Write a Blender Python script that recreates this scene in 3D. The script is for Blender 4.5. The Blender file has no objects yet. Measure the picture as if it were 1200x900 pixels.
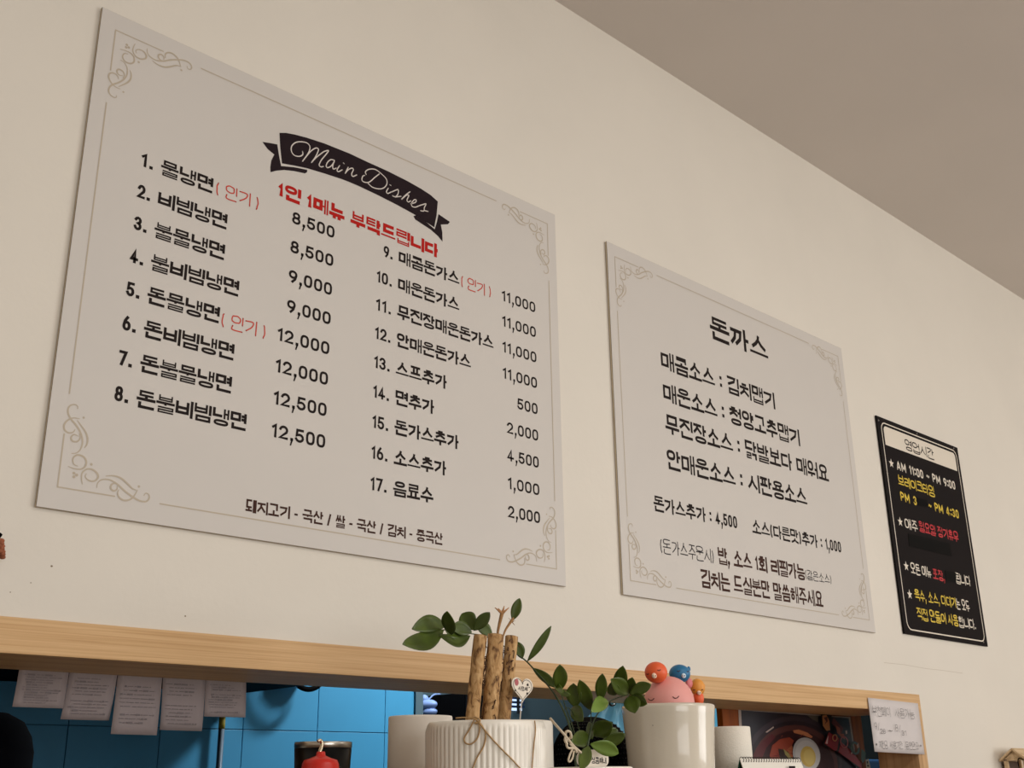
import bpy, bmesh, math, random
from mathutils import Vector, Matrix
from mathutils.geometry import tessellate_polygon
C = bpy.context.scene
PI = math.pi
# ------------------------------------------------------------------ camera
CAM = Vector((0.0, -1.5, 1.25))
PAN, TILT, ROLL, FPX = 0.7643032, 0.34411493, -0.01433522, 1308.294
fw = Vector((math.sin(PAN)*math.cos(TILT), math.cos(PAN)*math.cos(TILT), math.sin(TILT)))
rt0 = Vector((math.cos(PAN), -math.sin(PAN), 0)); up0 = rt0.cross(fw)
cR, sR = math.cos(ROLL), math.sin(ROLL)
rt = cR*rt0 + sR*up0; up = -sR*rt0 + cR*up0
cd = bpy.data.cameras.new('camera'); cam = bpy.data.objects.new('camera', cd); C.collection.objects.link(cam)
cd.sensor_width = 36; cd.lens = FPX/1200*36; cd.clip_start = 0.02; cd.clip_end = 60
cam.matrix_world = Matrix(((rt.x, up.x, -fw.x, CAM.x), (rt.y, up.y, -fw.y, CAM.y), (rt.z, up.z, -fw.z, CAM.z), (0, 0, 0, 1)))
C.camera = cam
# ------------------------------------------------------------------ world, lights, exposure
w = bpy.data.worlds.new('world'); C.world = w; w.use_nodes = True
w.node_tree.nodes['Background'].inputs[0].default_value = (1, .95, .88, 1)
w.node_tree.nodes['Background'].inputs[1].default_value = 0.05
C.view_settings.view_transform = 'Standard'; C.view_settings.look = 'None'
C.view_settings.gamma = 1; C.view_settings.exposure = -0.05; C.view_settings.use_curve_mapping = False
def area(name, loc, to, sx, sy, power, col, spread=PI):
    l = bpy.data.lights.new(name, 'AREA'); l.shape = 'RECTANGLE'; l.size = sx; l.size_y = sy
    l.energy = power; l.color = col; l.spread = spread
    o = bpy.data.objects.new(name, l); C.collection.objects.link(o); o.location = loc
    o.rotation_euler = (Vector(to)-Vector(loc)).to_track_quat('-Z', 'Y').to_euler()
    return o
area('window_daylight', (5.0, -4.3, 1.7), (1.7, 0, 1.6), 2.4, 1.8, 88, (1, .995, .985))
area('window_daylight_left', (.2, -4.6, 1.6), (1.0, 0, 1.5), 2.4, 1.5, 46, (1, .995, .985))
area('ceiling_panel_light', (1.6, -2.3, 2.96), (1.6, -2.3, 0), 1.6, .6, 26, (1, .97, .93))
# ------------------------------------------------------------------ helpers
def ray(u, v): return (rt*((u-600)/FPX) - up*((v-450)/FPX) + fw)
def at(u, v, Y=0.0):                       # point of the plane y = Y seen at a pixel of the photograph
    d = ray(u, v); return CAM + d*((Y-CAM.y)/d.y)
def mpp(u, v, Y): return (at(u, v, Y)-CAM).dot(fw)/FPX      # metres per pixel there
def sl(c): return tuple(((x/255)/12.92 if x/255 <= .04045 else ((x/255+.055)/1.055)**2.4) for x in c)
def mat(name, rgb, rough=.6, noise=0, nscale=20, bump=0, bscale=200, metal=0, spec=.4, coat=0, emit=0, lin=False, stretch=None):
    m = bpy.data.materials.new(name); m.use_nodes = True; nt = m.node_tree; b = nt.nodes['Principled BSDF']
    col = (*rgb, 1) if lin else (*sl(rgb), 1)
    b.inputs['Base Color'].default_value = col; b.inputs['Roughness'].default_value = rough
    b.inputs['Metallic'].default_value = metal; b.inputs['Specular IOR Level'].default_value = spec
    b.inputs['Coat Weight'].default_value = coat
    tc = nt.nodes.new('ShaderNodeTexCoord'); mp = nt.nodes.new('ShaderNodeMapping')
    nt.links.new(tc.outputs['Object'], mp.inputs[0])
    if stretch: mp.inputs['Scale'].default_value = stretch
    if noise:
        n = nt.nodes.new('ShaderNodeTexNoise'); n.inputs['Scale'].default_value = nscale; n.inputs['Detail'].default_value = 6
        nt.links.new(mp.outputs[0], n.inputs[0])
        r = nt.nodes.new('ShaderNodeValToRGB'); r.color_ramp.elements[0].position = .3; r.color_ramp.elements[1].position = .7
        r.color_ramp.elements[0].color = (*[c*(1-noise) for c in col[:3]], 1)
        r.color_ramp.elements[1].color = (*[min(1, c*(1+noise)) for c in col[:3]], 1)
        nt.links.new(n.outputs[0], r.inputs[0]); nt.links.new(r.outputs[0], b.inputs['Base Color'])
    if bump:
        n = nt.nodes.new('ShaderNodeTexNoise'); n.inputs['Scale'].default_value = bscale; n.inputs['Detail'].default_value = 4
        nt.links.new(mp.outputs[0], n.inputs[0]); bp = nt.nodes.new('ShaderNodeBump'); bp.inputs['Strength'].default_value = bump
        bp.inputs['Distance'].default_value = .002
        nt.links.new(n.outputs[0], bp.inputs['Height']); nt.links.new(bp.outputs[0], b.inputs['Normal'])
    if emit:
        b.inputs['Emission Color'].default_value = col; b.inputs['Emission Strength'].default_value = emit
    return m
def wood_mat(name, dark, light, rough=.5, scale=(1.2, 25, 60)):
    m = bpy.data.materials.new(name); m.use_nodes = True; nt = m.node_tree; b = nt.nodes['Principled BSDF']
    tc = nt.nodes.new('ShaderNodeTexCoord'); mp = nt.nodes.new('ShaderNodeMapping'); mp.inputs['Scale'].default_value = scale
    nt.links.new(tc.outputs['Object'], mp.inputs[0])
    n = nt.nodes.new('ShaderNodeTexNoise'); n.inputs['Scale'].default_value = 1.6; n.inputs['Detail'].default_value = 4; n.inputs['Roughness'].default_value = .62
    n.inputs['Distortion'].default_value = .6
    nt.links.new(mp.outputs[0], n.inputs[0])
    r = nt.nodes.new('ShaderNodeValToRGB'); r.color_ramp.elements[0].position = .32; r.color_ramp.elements[1].position = .62
    r.color_ramp.elements[0].color = (*sl(dark), 1); r.color_ramp.elements[1].color = (*sl(light), 1)
    nt.links.new(n.outputs[0], r.inputs[0]); nt.links.new(r.outputs[0], b.inputs['Base Color'])
    bp = nt.nodes.new('ShaderNodeBump'); bp.inputs['Strength'].default_value = .25; bp.inputs['Distance'].default_value = .001
    nt.links.new(n.outputs[0], bp.inputs['Height']); nt.links.new(bp.outputs[0], b.inputs['Normal'])
    b.inputs['Roughness'].default_value = rough; b.inputs['Specular IOR Level'].default_value = .2
    return m
def link(o, parent=None):
    C.collection.objects.link(o)
    if parent: o.parent = parent
    return o
def obj(name, bm, m, parent=None, smooth=False, bevel=0):
    me = bpy.data.meshes.new(name); bm.normal_update(); bm.to_mesh(me); bm.free()
    if smooth:
        for f in me.polygons: f.use_smooth = True
    me.materials.append(m)
    o = bpy.data.objects.new(name, me); link(o, parent)
    if bevel:
        b = o.modifiers.new('bevel', 'BEVEL'); b.width = bevel; b.segments = 2; b.limit_method = 'ANGLE'
    return o
def tag(o, label, cat, group=None):
    o['label'] = label; o['category'] = cat
    if group: o['group'] = group
    return o
def thing(name, label, cat, loc=(0, 0, 0), group=None):
    return tag(link(bpy.data.objects.new(name, None)), label, cat, group) if loc == (0, 0, 0) else _th(name, label, cat, loc, group)
def _th(name, label, cat, loc, group):
    o = bpy.data.objects.new(name, None); link(o); o.location = loc
    return tag(o, label, cat, group)
def off(o, root):                           # meshes are modelled in world metres; hang them under a root that stands elsewhere
    o.matrix_parent_inverse = Matrix.Translation(-root.location); return o
def struct(o): o['kind'] = 'structure'; return o
def box(bm, a, b):
    x0, y0, z0 = a; x1, y1, z1 = b
    v = [bm.verts.new(p) for p in ((x0,y0,z0),(x1,y0,z0),(x1,y1,z0),(x0,y1,z0),(x0,y0,z1),(x1,y0,z1),(x1,y1,z1),(x0,y1,z1))]
    for f in ((0,3,2,1),(4,5,6,7),(0,1,5,4),(1,2,6,5),(2,3,7,6),(3,0,4,7)): bm.faces.new([v[i] for i in f])
def BX(a, b): bm = bmesh.new(); box(bm, a, b); return bm
def lathe(prof, cx=0, cy=0, n=64, bm=None, rib=None):
    bm = bm or bmesh.new(); rings = []
    for k, (r, z) in enumerate(prof):
        ring = []
        for i in range(n):
            a = 2*PI*i/n; rr = r + (rib(a, k) if rib else 0)
            ring.append(bm.verts.new((cx+rr*math.cos(a), cy+rr*math.sin(a), z)))
        rings.append(ring)
    for a, b in zip(rings, rings[1:]):
        for i in range(n): bm.faces.new((a[i], a[(i+1) % n], b[(i+1) % n], b[i]))
    for ring, rev in ((rings[0], True), (rings[-1], False)):
        if ring and (ring[0].co-ring[n//2].co).length > 1e-6: bm.faces.new(ring[::-1] if rev else ring)
    return bm
def catmull(pts, n=6, closed=False):
    P = [Vector(p) for p in pts]; out = []; N = len(P)
    if N < 3: return P
    for i in range(N if closed else N-1):
        if closed: p0, p1, p2, p3 = P[(i-1) % N], P[i], P[(i+1) % N], P[(i+2) % N]
        else: p0, p1, p2, p3 = P[max(i-1, 0)], P[i], P[i+1], P[min(i+2, N-1)]
        for k in range(n):
            t = k/n
            out.append(.5*((2*p1)+(-p0+p2)*t+(2*p0-5*p1+4*p2-p3)*t*t+(-p0+3*p1-3*p2+p3)*t**3))
    if not closed: out.append(P[-1])
    return out
def tube(pts, rad, n=8, bm=None, smooth=4, caps=True):
    bm = bm or bmesh.new(); P = catmull(pts, smooth) if smooth > 1 and len(pts) > 2 else [Vector(p) for p in pts]
    R = rad if callable(rad) else (lambda t: rad)
    ref = None; rings = []
    for i, p in enumerate(P):
        d = (P[min(i+1, len(P)-1)]-P[max(i-1, 0)]).normalized()
        if ref is None: ref = d.cross(Vector((0, 0, 1))) if abs(d.z) < .9 else d.cross(Vector((1, 0, 0)))
        ref = (ref - d*ref.dot(d)).normalized(); b = d.cross(ref); r = R(i/(len(P)-1))
        rings.append([bm.verts.new(p+ref*math.cos(2*PI*k/n)*r+b*math.sin(2*PI*k/n)*r) for k in range(n)])
    for a, b in zip(rings, rings[1:]):
        for i in range(n): bm.faces.new((a[i], a[(i+1) % n], b[(i+1) % n], b[i]))
    if caps: bm.faces.new(rings[0][::-1]); bm.faces.new(rings[-1])
    return bm
def ball(bm, c, r, seg=20, rot=None):
    m = Matrix.Translation(c) @ (rot or Matrix()) @ Matrix.Diagonal((*(r if isinstance(r, tuple) else (r, r, r)), 1))
    bmesh.ops.create_uvsphere(bm, u_segments=seg, v_segments=max(8, seg*2//3), radius=1, matrix=m)
    return bm
LAY = [0]
def poly2(bm, pts, Y, thick=0):             # flat polygon in the plane y = Y from (x, z) pairs
    if not thick and len(pts) > 8:
        vs = [bm.verts.new((p[0], Y, p[1])) for p in pts]
        for t in tessellate_polygon([[Vector((p[0], p[1], 0)) for p in pts]]):
            try: bm.faces.new([vs[i] for i in t])
            except ValueError: pass
        return bm
    vs = [bm.verts.new((p[0], Y, p[1])) for p in pts]
    f = bm.faces.new(vs)
    if thick:
        r = bmesh.ops.extrude_face_region(bm, geom=[f])
        bmesh.ops.translate(bm, vec=(0, thick, 0), verts=[g for g in r['geom'] if isinstance(g, bmesh.types.BMVert)])
    return bm
# ------------------------------------------------------------------ flat lettering: every glyph is laid out from strokes
def ribbon(bm, pts, w, Y, closed=False, cap='sq', taper=None):
    P = [Vector((p[0], p[1])) for p in pts]; LAY[0] = (LAY[0]+1) % 12; Y = Y-LAY[0]*1.5e-5
    Q = [P[0]]
    for p in P[1:]:
        if (p-Q[-1]).length > 1e-6: Q.append(p)
    if closed and (Q[0]-Q[-1]).length < 1e-6: Q.pop()
    P = Q; N = len(P)
    if N < 2: return
    if not closed and cap == 'sq':
        P[0] = P[0]-(P[1]-P[0]).normalized()*w/2; P[-1] = P[-1]+(P[-1]-P[-2]).normalized()*w/2
    L = []
    for i in range(N):
        a = P[i]-P[i-1] if (closed or i > 0) else P[1]-P[0]
        b = P[(i+1) % N]-P[i] if (closed or i < N-1) else P[-1]-P[-2]
        a.normalize(); b.normalize(); na = Vector((-a.y, a.x)); nb = Vector((-b.y, b.x)); m = na+nb
        if m.length < .2: m = na
        else: m.normalize()
        k = 1/max(.55, m.dot(na)); hw = w/2*(taper(i/(N-1)) if taper else 1)
        L.append((bm.verts.new((P[i].x+m.x*k*hw, Y, P[i].y+m.y*k*hw)), bm.verts.new((P[i].x-m.x*k*hw, Y, P[i].y-m.y*k*hw))))
    for i in range(N if closed else N-1):
        (a, b), (c, d) = L[i], L[(i+1) % N]; bm.faces.new((a, b, d, c))
    if cap == 'round' and not closed:
        for p in (P[0], P[-1]):
            bm.faces.new([bm.verts.new((p.x+w/2*math.cos(t*PI/4), Y, p.y+w/2*math.sin(t*PI/4))) for t in range(8)])
def circ(cx=.5, cy=.5, rx=.5, ry=.5, n=20, sq=.75, a0=0, a1=360):
    out = []
    for i in range(n):
        a = math.radians(a0+(a1-a0)*i/(n if a1-a0 == 360 else n-1)); c, s = math.cos(a), math.sin(a)
        out.append((cx+rx*math.copysign(abs(c)**sq, c), cy+ry*math.copysign(abs(s)**sq, s)))
    return out
# jamo: list of (points, closed); plus (horizontal, vertical) stroke counts
J = {
 'g': ([([(0,1),(1,1),(1,0)],0)],1,1), 'gv': ([([(0,1),(.92,1),(.8,.5),(.1,0)],0)],1,1),
 'gg': ([([(0,1),(.4,1),(.4,0)],0),([(.6,1),(1,1),(1,0)],0)],1,2), 'ggv': ([([(0,1),(.42,1),(.32,.4),(0,0)],0),([(.55,1),(1,1),(.9,.4),(.5,0)],0)],1,2),
 'n': ([([(0,1),(0,0),(1,0)],0)],1,1), 'd': ([([(1,1),(0,1),(0,0),(1,0)],0)],2,1),
 'r': ([([(0,1),(1,1),(1,.5),(0,.5),(0,0),(1,0)],0)],3,2), 'm': ([([(0,0),(1,0),(1,1),(0,1)],1)],2,2),
 'b': ([([(0,1),(0,0),(1,0),(1,1)],0),([(0,.5),(1,.5)],0)],3,2), 's': ([([(.5,1),(.46,.7),(.25,.3),(0,0)],0),([(.5,.68),(.72,.28),(1,0)],0)],1,2),
 'ss': ([([(.27,1),(.2,.5),(0,0)],0),([(.27,.6),(.48,0)],0),([(.75,1),(.68,.5),(.5,0)],0),([(.75,.6),(1,0)],0)],1,3.2),
 'o': ([(circ(),1)],2,2), 'j': ([([(0,1),(1,1)],0),([(.5,1),(.4,.5),(0,0)],0),([(.52,.58),(1,0)],0)],1.6,2),
 'c': ([([(.3,1),(.7,1)],0),([(0,.68),(1,.68)],0),([(.5,.68),(.4,.3),(0,0)],0),([(.52,.35),(1,0)],0)],2.4,2),
 'k': ([([(0,1),(1,1),(1,0)],0),([(0,.52),(1,.52)],0)],2,1), 't': ([([(1,1),(0,1),(0,0),(1,0)],0),([(0,.5),(1,.5)],0)],3,1),
 'p': ([([(0,1),(1,1)],0),([(0,0),(1,0)],0),([(.28,1),(.28,0)],0),([(.72,1),(.72,0)],0)],2,3),
 'h': ([([(.3,1),(.7,1)],0),([(0,.72),(1,.72)],0),(circ(.5,.23,.36,.23),1)],3.2,2),
}
CHO = ['g','gg','n','d','dd','r','m','b','bb','s','ss','o','j','jj','c','k','t','p','h']
JUNG = ['a','ae','ya','yae','eo','e','yeo','ye','o','wa','wae','oe','yo','u','wo','we','wi','yu','eu','ui','i']
JONG = ['','g','gg','gs','n','nj','nh','d','r','rg','rm','rb','rs','rt','rp','rh','m','b','bs','s','ss','o','j','c','k','t','p','h']
VV = {'a': ([([(0,1),(0,0)],0),([(0,.52),(1,.52)],0)],.25), 'ya': ([([(0,1),(0,0)],0),([(0,.66),(1,.66)],0),([(0,.36),(1,.36)],0)],.25),
 'eo': ([([(1,1),(1,0)],0),([(0,.52),(1,.52)],0)],.27), 'yeo': ([([(1,1),(1,0)],0),([(0,.74),(1,.74)],0),([(0,.28),(1,.28)],0)],.29),
 'i': ([([(.5,1),(.5,0)],0)],.12), 'ae': ([([(0,1),(0,0)],0),([(1,1),(1,0)],0),([(0,.5),(1,.5)],0)],.3),
 'e': ([([(1,1),(1,0)],0),([(.45,1),(.45,0)],0),([(0,.5),(.45,.5)],0)],.36), 'ye': ([([(1,1),(1,0)],0),([(.45,1),(.45,0)],0),([(0,.65),(.45,.65)],0),([(0,.35),(.45,.35)],0)],.36)}
VH = {'o': [([(0,0),(1,0)],0),([(.5,1),(.5,0)],0)], 'yo': [([(0,0),(1,0)],0),([(.3,1),(.3,0)],0),([(.7,1),(.7,0)],0)],
 'u': [([(0,1),(1,1)],0),([(.5,1),(.5,0)],0)], 'yu': [([(0,1),(1,1)],0),([(.3,1),(.3,0)],0),([(.7,1),(.7,0)],0)], 'eu': [([(0,.5),(1,.5)],0)]}
CMP = {'wa': ('o','a'), 'wae': ('o','ae'), 'oe': ('o','i'), 'wo': ('u','eo'), 'we': ('u','e'), 'wi': ('u','i'), 'ui': ('eu','i')}
def syl(ch):                                # -> list of (strokes, box(x0,y0,x1,y1), nh, nv) in an em of 1 x 1
    n = ord(ch)-0xAC00; c, v, f = CHO[n//588], JUNG[n % 588//28], JONG[n % 28]; out = []
    lo = .405 if f else 0
    def jam(k, bx, vert=False):
        if k == 'g' and vert: k = 'gv'
        if k == 'gg' and vert: k = 'ggv'
        if k in ('dd','bb','jj'):
            xm = (bx[0]+bx[2])/2; jam(k[0], (bx[0], bx[1], xm-.02, bx[3])); jam(k[0], (xm+.02, bx[1], bx[2], bx[3])); return
        if k not in J:                      # final clusters
            xm = (bx[0]+bx[2])/2; jam(k[0], (bx[0], bx[1], xm-.03, bx[3])); jam(k[1], (xm+.03, bx[1], bx[2], bx[3])); return
        s, a, b = J[k]; out.append((s, bx, a, b))
    if v in VV:
        s, wv = VV[v]; x = .92-wv
        out.append((s, (x, lo if f else 0, .92, 1), 1.2, {'ae': 2.3, 'e': 2.8, 'ye': 2.8}.get(v, 1)))
        over = {'eo': .0, 'yeo': .02, 'e': -.03, 'ye': -.03}.get(v, .07)
        jam(c, (.02, (lo+.07) if f else .16, x-over-.01, 1 if f else .88), True)
    elif v in VH:
        if f:
            top = .66; vb = (0, .42, .94, .62)
            if v == 'eu': top = .60; vb = (0, .36, .94, .54)
        else:
            top = .46; vb = {'o': (0, .04, .94, .42), 'yo': (0, .04, .94, .42), 'eu': (0, .10, .94, .26)}.get(v, (0, -.02, .94, .38))
            if v == 'eu': top = .38
        if v in ('o','yo'): vb = (vb[0], vb[1], vb[2], top+.02)
        jam(c, (.12, top, .82, 1)); out.append((VH[v], vb, 1.3, 1))
    else:
        h, q = CMP[v]; s, wv = VV[q]; x = .92-wv
        out.append((s, (x, lo, .92, 1), 1.2, 1)); b0 = .40 if f else .08
        if h == 'eu': out.append((VH[h], (0, b0-.02, x-.05, b0+.14), 1, 1)); jam(c, (.02, b0+.2, x-.09, 1))
        elif h == 'o': out.append((VH[h], (0, b0, x-.05, b0+.27), 1, 1)); jam(c, (.04, b0+.25, x-.1, 1))
        else: out.append((VH[h], (0, b0-.03, x-.02 if q != 'eo' else x+.02, b0+.24), 1, 1)); jam(c, (.04, b0+.3, x-.1, 1))
    if f: jam(f, (.10, -.02, .90, .345))
    return out
def arc(cx, cy, rx, ry, a0, a1, n=9): return [(cx+rx*math.cos(math.radians(a0+(a1-a0)*i/(n-1))), cy+ry*math.sin(math.radians(a0+(a1-a0)*i/(n-1)))) for i in range(n)]
AS = {  # latin glyphs: advance, strokes in a unit box of width = advance*.8
 '0': (.50, [(circ(.5,.5,.5,.5,20,.72),1)]), '1': (.34, [([(.1,.82),(.75,1),(.75,0)],0)]),
 '2': (.50, [(arc(.5,.7,.5,.3,165,0,8)+[(.92,.52),(0,0),(1,0)],0)]),
 '3': (.50, [(arc(.48,.76,.46,.24,160,-80,8)+arc(.5,.26,.5,.26,85,-165,9),0)]),
 '4': (.54, [([(.62,0),(.62,0.3)],0),([(1,.24),(0,.24),(.62,1),(.62,.2)],0)]),
 '5': (.50, [([(.92,1),(.12,1),(.06,.52)]+arc(.48,.3,.52,.3,120,-160,10),0)]),
 '6': (.50, [(circ(.5,.3,.5,.3,16,.9),1),([(.02,.35),(.15,.7),(.55,1)],0)]),
 '7': (.48, [([(0,1),(1,1),(.35,0)],0)]), '8': (.50, [(circ(.5,.76,.42,.24,16,.9),1),(circ(.5,.26,.5,.26,16,.9),1)]),
 '9': (.50, [(circ(.5,.7,.5,.3,16,.9),1),([(.98,.65),(.85,.3),(.45,0)],0)]),
 '.': (.26, 'dot'), ',': (.24, 'com'), ':': (.24, 'col'), '-': (.42, [([(.1,.42),(.9,.42)],0)]), '/': (.46, [([(.1,-.1),(.9,1.05)],0)]),
 '(': (.36, [(arc(1.5,.45,1.3,.75,132,228),0)]), ')': (.36, [(arc(-.5,.45,1.3,.75,-48,48),0)]), '~': (.50, [([(0,.42),(.25,.56),(.5,.46),(.75,.36),(1,.5)],0)]),
 'A': (.60, [([(0,0),(.5,1),(1,0)],0),([(.2,.3),(.8,.3)],0)]), 'M': (.68, [([(0,0),(0,1),(.5,.3),(1,1),(1,0)],0)]), 'P': (.54, [([(0,0),(0,1)]+arc(.5,.74,.5,.26,90,-90,8)+[(0,.48)],0)]), ' ': (.34, [])}
def text(bm, s, x0, x1, zc, h, w, Y, cap='sq', jit=0, dig=.84, shear=0, drift=0, seed=1):
    rnd = random.Random(seed); adv = []
    for ch in s: adv.append(.98 if ord(ch) >= 0xAC00 else AS[ch][0])
    tot = sum(adv); sx = (x1-x0)/(tot-.06); x = x0; n = 0
    for ch, a in zip(s, adv):
        jx, jz = rnd.uniform(-jit, jit)*h, rnd.uniform(-jit, jit)*h + drift*(x-x0)
        if ord(ch) >= 0xAC00: G = [(S, (x+B[0]*sx, zc-h/2+B[1]*h, x+B[2]*sx, zc-h/2+B[3]*h), nh, nv) for S, B, nh, nv in syl(ch)]; base = zc-h/2
        else:
            hd = h*dig; base = zc-hd/2; G = []; wdt = a*sx*.82; r = w*.62
            g = AS[ch][1]
            if isinstance(g, str):
                cx = x+wdt*.45
                spots = {'dot': [0], 'com': [0], 'col': [.12, .62]}[g]
                for q in spots: poly2(bm, [(cx-r+jx, base+q*hd+jz), (cx+r+jx, base+q*hd+jz), (cx+r+jx, base+q*hd+2*r+jz), (cx-r+jx, base+q*hd+2*r+jz)], Y)
                if g == 'com': poly2(bm, [(cx-r*.3, base+r), (cx+r, base+r), (cx-r*.2, base-3*r), (cx-r*1.2, base-3*r)], Y)
            else: G = [(g, (x, base, x+wdt, base+hd), 1, 1)]
        for S, (bx0, bz0, bx1, bz1), nh, nv in G:
            ww = min(w, (bz1-bz0)/max(1, 2*nh-1)*(1.25 if nh >= 2.9 else 1.12), (bx1-bx0)/max(1, 2*nv-1)*1.2 if nv > 1 else 9)
            ww = max(ww, w*.36); ih = min(ww/2, (bz1-bz0)/2); iw = min(ww/2, (bx1-bx0)/2)
            for pts, cl in S:
                q = [(bx0+iw+p[0]*(bx1-bx0-2*iw)+jx+rnd.uniform(-jit, jit)*h*.5, bz0+ih+p[1]*(bz1-bz0-2*ih)+jz+rnd.uniform(-jit, jit)*h*.5) for p in pts]
                if jit and len(q) > 2: q = [(v.x, v.y) for v in catmull(q, 3, bool(cl))]
                if shear: q = [(a_+(b_-zc)*shear, b_) for a_, b_ in q]
                ribbon(bm, q, ww, Y, bool(cl), cap)
        x += a*sx
def star(bm, cx, cz, r, Y):
    c = bm.verts.new((cx, Y, cz)); vs = [bm.verts.new((cx+(r if k % 2 == 0 else r*.42)*math.sin(k*PI/5), Y, cz+(r if k % 2 == 0 else r*.42)*math.cos(k*PI/5))) for k in range(10)]
    for k in range(10): bm.faces.new((c, vs[k], vs[(k+1) % 10]))
def line_part(parent, name, s, pl, pr, h, w, Y, m, **kw):
    a, b = at(*pl, Y), at(*pr, Y); return words(parent, name, s, a.x, b.x, (a.z+b.z)/2, h, w, Y, m, **kw)
def words(parent, name, s, x0, x1, z, h, w, Y, m, **kw):       # one mesh per word of the line
    adv = lambda q: sum(.98 if ord(ch) >= 0xAC00 else AS[ch][0] for ch in q)
    sx = (x1-x0)/(adv(s)-.06); x = x0
    for k, wd in enumerate(s.split(' ')):
        if wd:
            bm = bmesh.new(); text(bm, wd, x, x+(adv(wd)-.06)*sx, z, h, w, Y, **kw); o = obj(name, bm, m, parent)
            o.matrix_parent_inverse = Matrix.Translation(-parent.location)
        x += (adv(wd)+AS[' '][0])*sx
# ------------------------------------------------------------------ materials
M = dict(
 wall=mat('wall_paint', (226, 219, 207), .75, .025, 3, .25, 60), ceil=mat('ceiling_paint', (212, 203, 195), .85, .02, 2),
 oak=wood_mat('oak_veneer', (196, 154, 106), (218, 181, 134), .5, (1.6, 60, 190)), oakv=wood_mat('oak_veneer_upright', (176, 136, 95), (208, 170, 125), .5, (40, 40, 1.4)),
 cab=wood_mat('orange_wood', (122, 60, 8), (158, 80, 14), .5, (40, 40, 1.4)),
 board=mat('board_print', (208, 202, 195), .45, .012, 4, spec=.3), core=mat('foam_core', (205, 190, 165), .7), seam=mat('board_seam', (120, 108, 98), .7),
 ink=mat('dark_ink', (34, 26, 24), .6, spec=.1), plum=mat('banner_ink', (34, 22, 27), .6, spec=.12), red=mat('red_ink', (180, 32, 26), .6, spec=.1), redpen=mat('red_marker', (196, 58, 38), .5),
 beige=mat('beige_ink', (186, 172, 152), .5), pale=mat('banner_letter', (212, 203, 195), .45), pen=mat('black_pen', (44, 40, 44), .6, spec=.1), brown=mat('brown_ink', (66, 42, 34), .6, spec=.1),
 black=mat('black_board', (34, 30, 30), .7, spec=.04), edge=mat('black_edge', (18, 15, 15), .6, spec=.1), tape=mat('black_tape', (14, 13, 13), .6, spec=.05), white=mat('white_ink', (226, 216, 200), .5),
 yellow=mat('yellow_ink', (222, 192, 60), .5), rink=mat('board_red', (196, 40, 48), .5), paper=mat('paper', (212, 205, 203), .7, .02, 30),
 thermal=mat('thermal_paper', (165, 152, 152), .6), faint=mat('faint_print', (134, 124, 126), .6),
 tile=mat('blue_tile', (66, 150, 192), .5, .03, 6), grout=mat('blue_grout', (35, 95, 130), .7), dark=mat('dark_kitchen', (30, 32, 36), .6), slate=mat('slate_wall', (84, 104, 112), .8, spec=.1),
 blackgloss=mat('black_gloss', (7, 7, 8), .3, spec=.25), blacksat=mat('black_satin', (6, 6, 7), .8, spec=.04), steel=mat('steel', (200, 195, 185), .28, metal=1), stone=mat('counter_stone', (120, 98, 78), .4, .08, 90),
 ceramic=mat('cream_ceramic', (242, 236, 224), .32, .02, 8, coat=.2), glaze=mat('glazed_ceramic', (216, 207, 190), .22, .05, 5, .25, 25, coat=.55), matte=mat('matte_white', (248, 240, 228), .8), tissue=mat('tissue_paper', (240, 232, 218), .9, bump=.4, bscale=300),
 soil=mat('potting_soil', (52, 38, 28), .95, .4, 60), bark=None, leaf=None, twine=mat('jute_twine', (176, 142, 98), .85, .15, 400), ribbon=mat('pale_ribbon', (205, 190, 165), .7),
 stem=mat('green_stem', (52, 66, 36), .5, .15, 60), dry=mat('dry_stem', (150, 112, 70), .8, .25, 90), wire=mat('white_wire', (205, 198, 188), .5), card=mat('cream_card', (226, 214, 196), .5),
 pink=mat('pink_vinyl', (232, 160, 152), .5), orange=mat('orange_vinyl', (232, 98, 52), .45), blue=mat('blue_vinyl', (38, 112, 156), .45), amber=mat('amber_vinyl', (226, 152, 62), .45), rose=mat('rose_vinyl', (214, 120, 122), .5), snout=mat('snout_cream', (236, 205, 180), .5), bluesn=mat('snout_pale', (205, 222, 232), .5), lash=mat('lash_brown', (72, 36, 34), .5),
 redplastic=mat('red_plastic', (206, 44, 34), .35, .04, 60), bag=mat('light_blue_plastic', (120, 190, 222), .3), calwhite=mat('calendar_white', (232, 226, 214), .5), calgreen=mat('calendar_green', (26, 78, 56), .5), wirebind=mat('binding_wire', (70, 66, 60), .4, metal=.6),
 hut=wood_mat('pale_wood', (190, 160, 122), (222, 196, 158), .6, (8, 60, 60)), hutdark=mat('hut_inside', (92, 76, 66), .8), cone=mat('brown_cone', (150, 88, 60), .8, .3, 120), screw=mat('screw_grey', (130, 124, 118), .35, metal=.8), seamw=mat('wall_scratch', (206, 197, 182), .8), spot=mat('wall_mark', (140, 122, 100), .8))
def leaf_mat():
    m = mat('zz_leaf', (68, 84, 22), .42, .28, 35, coat=.1); return m
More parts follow.
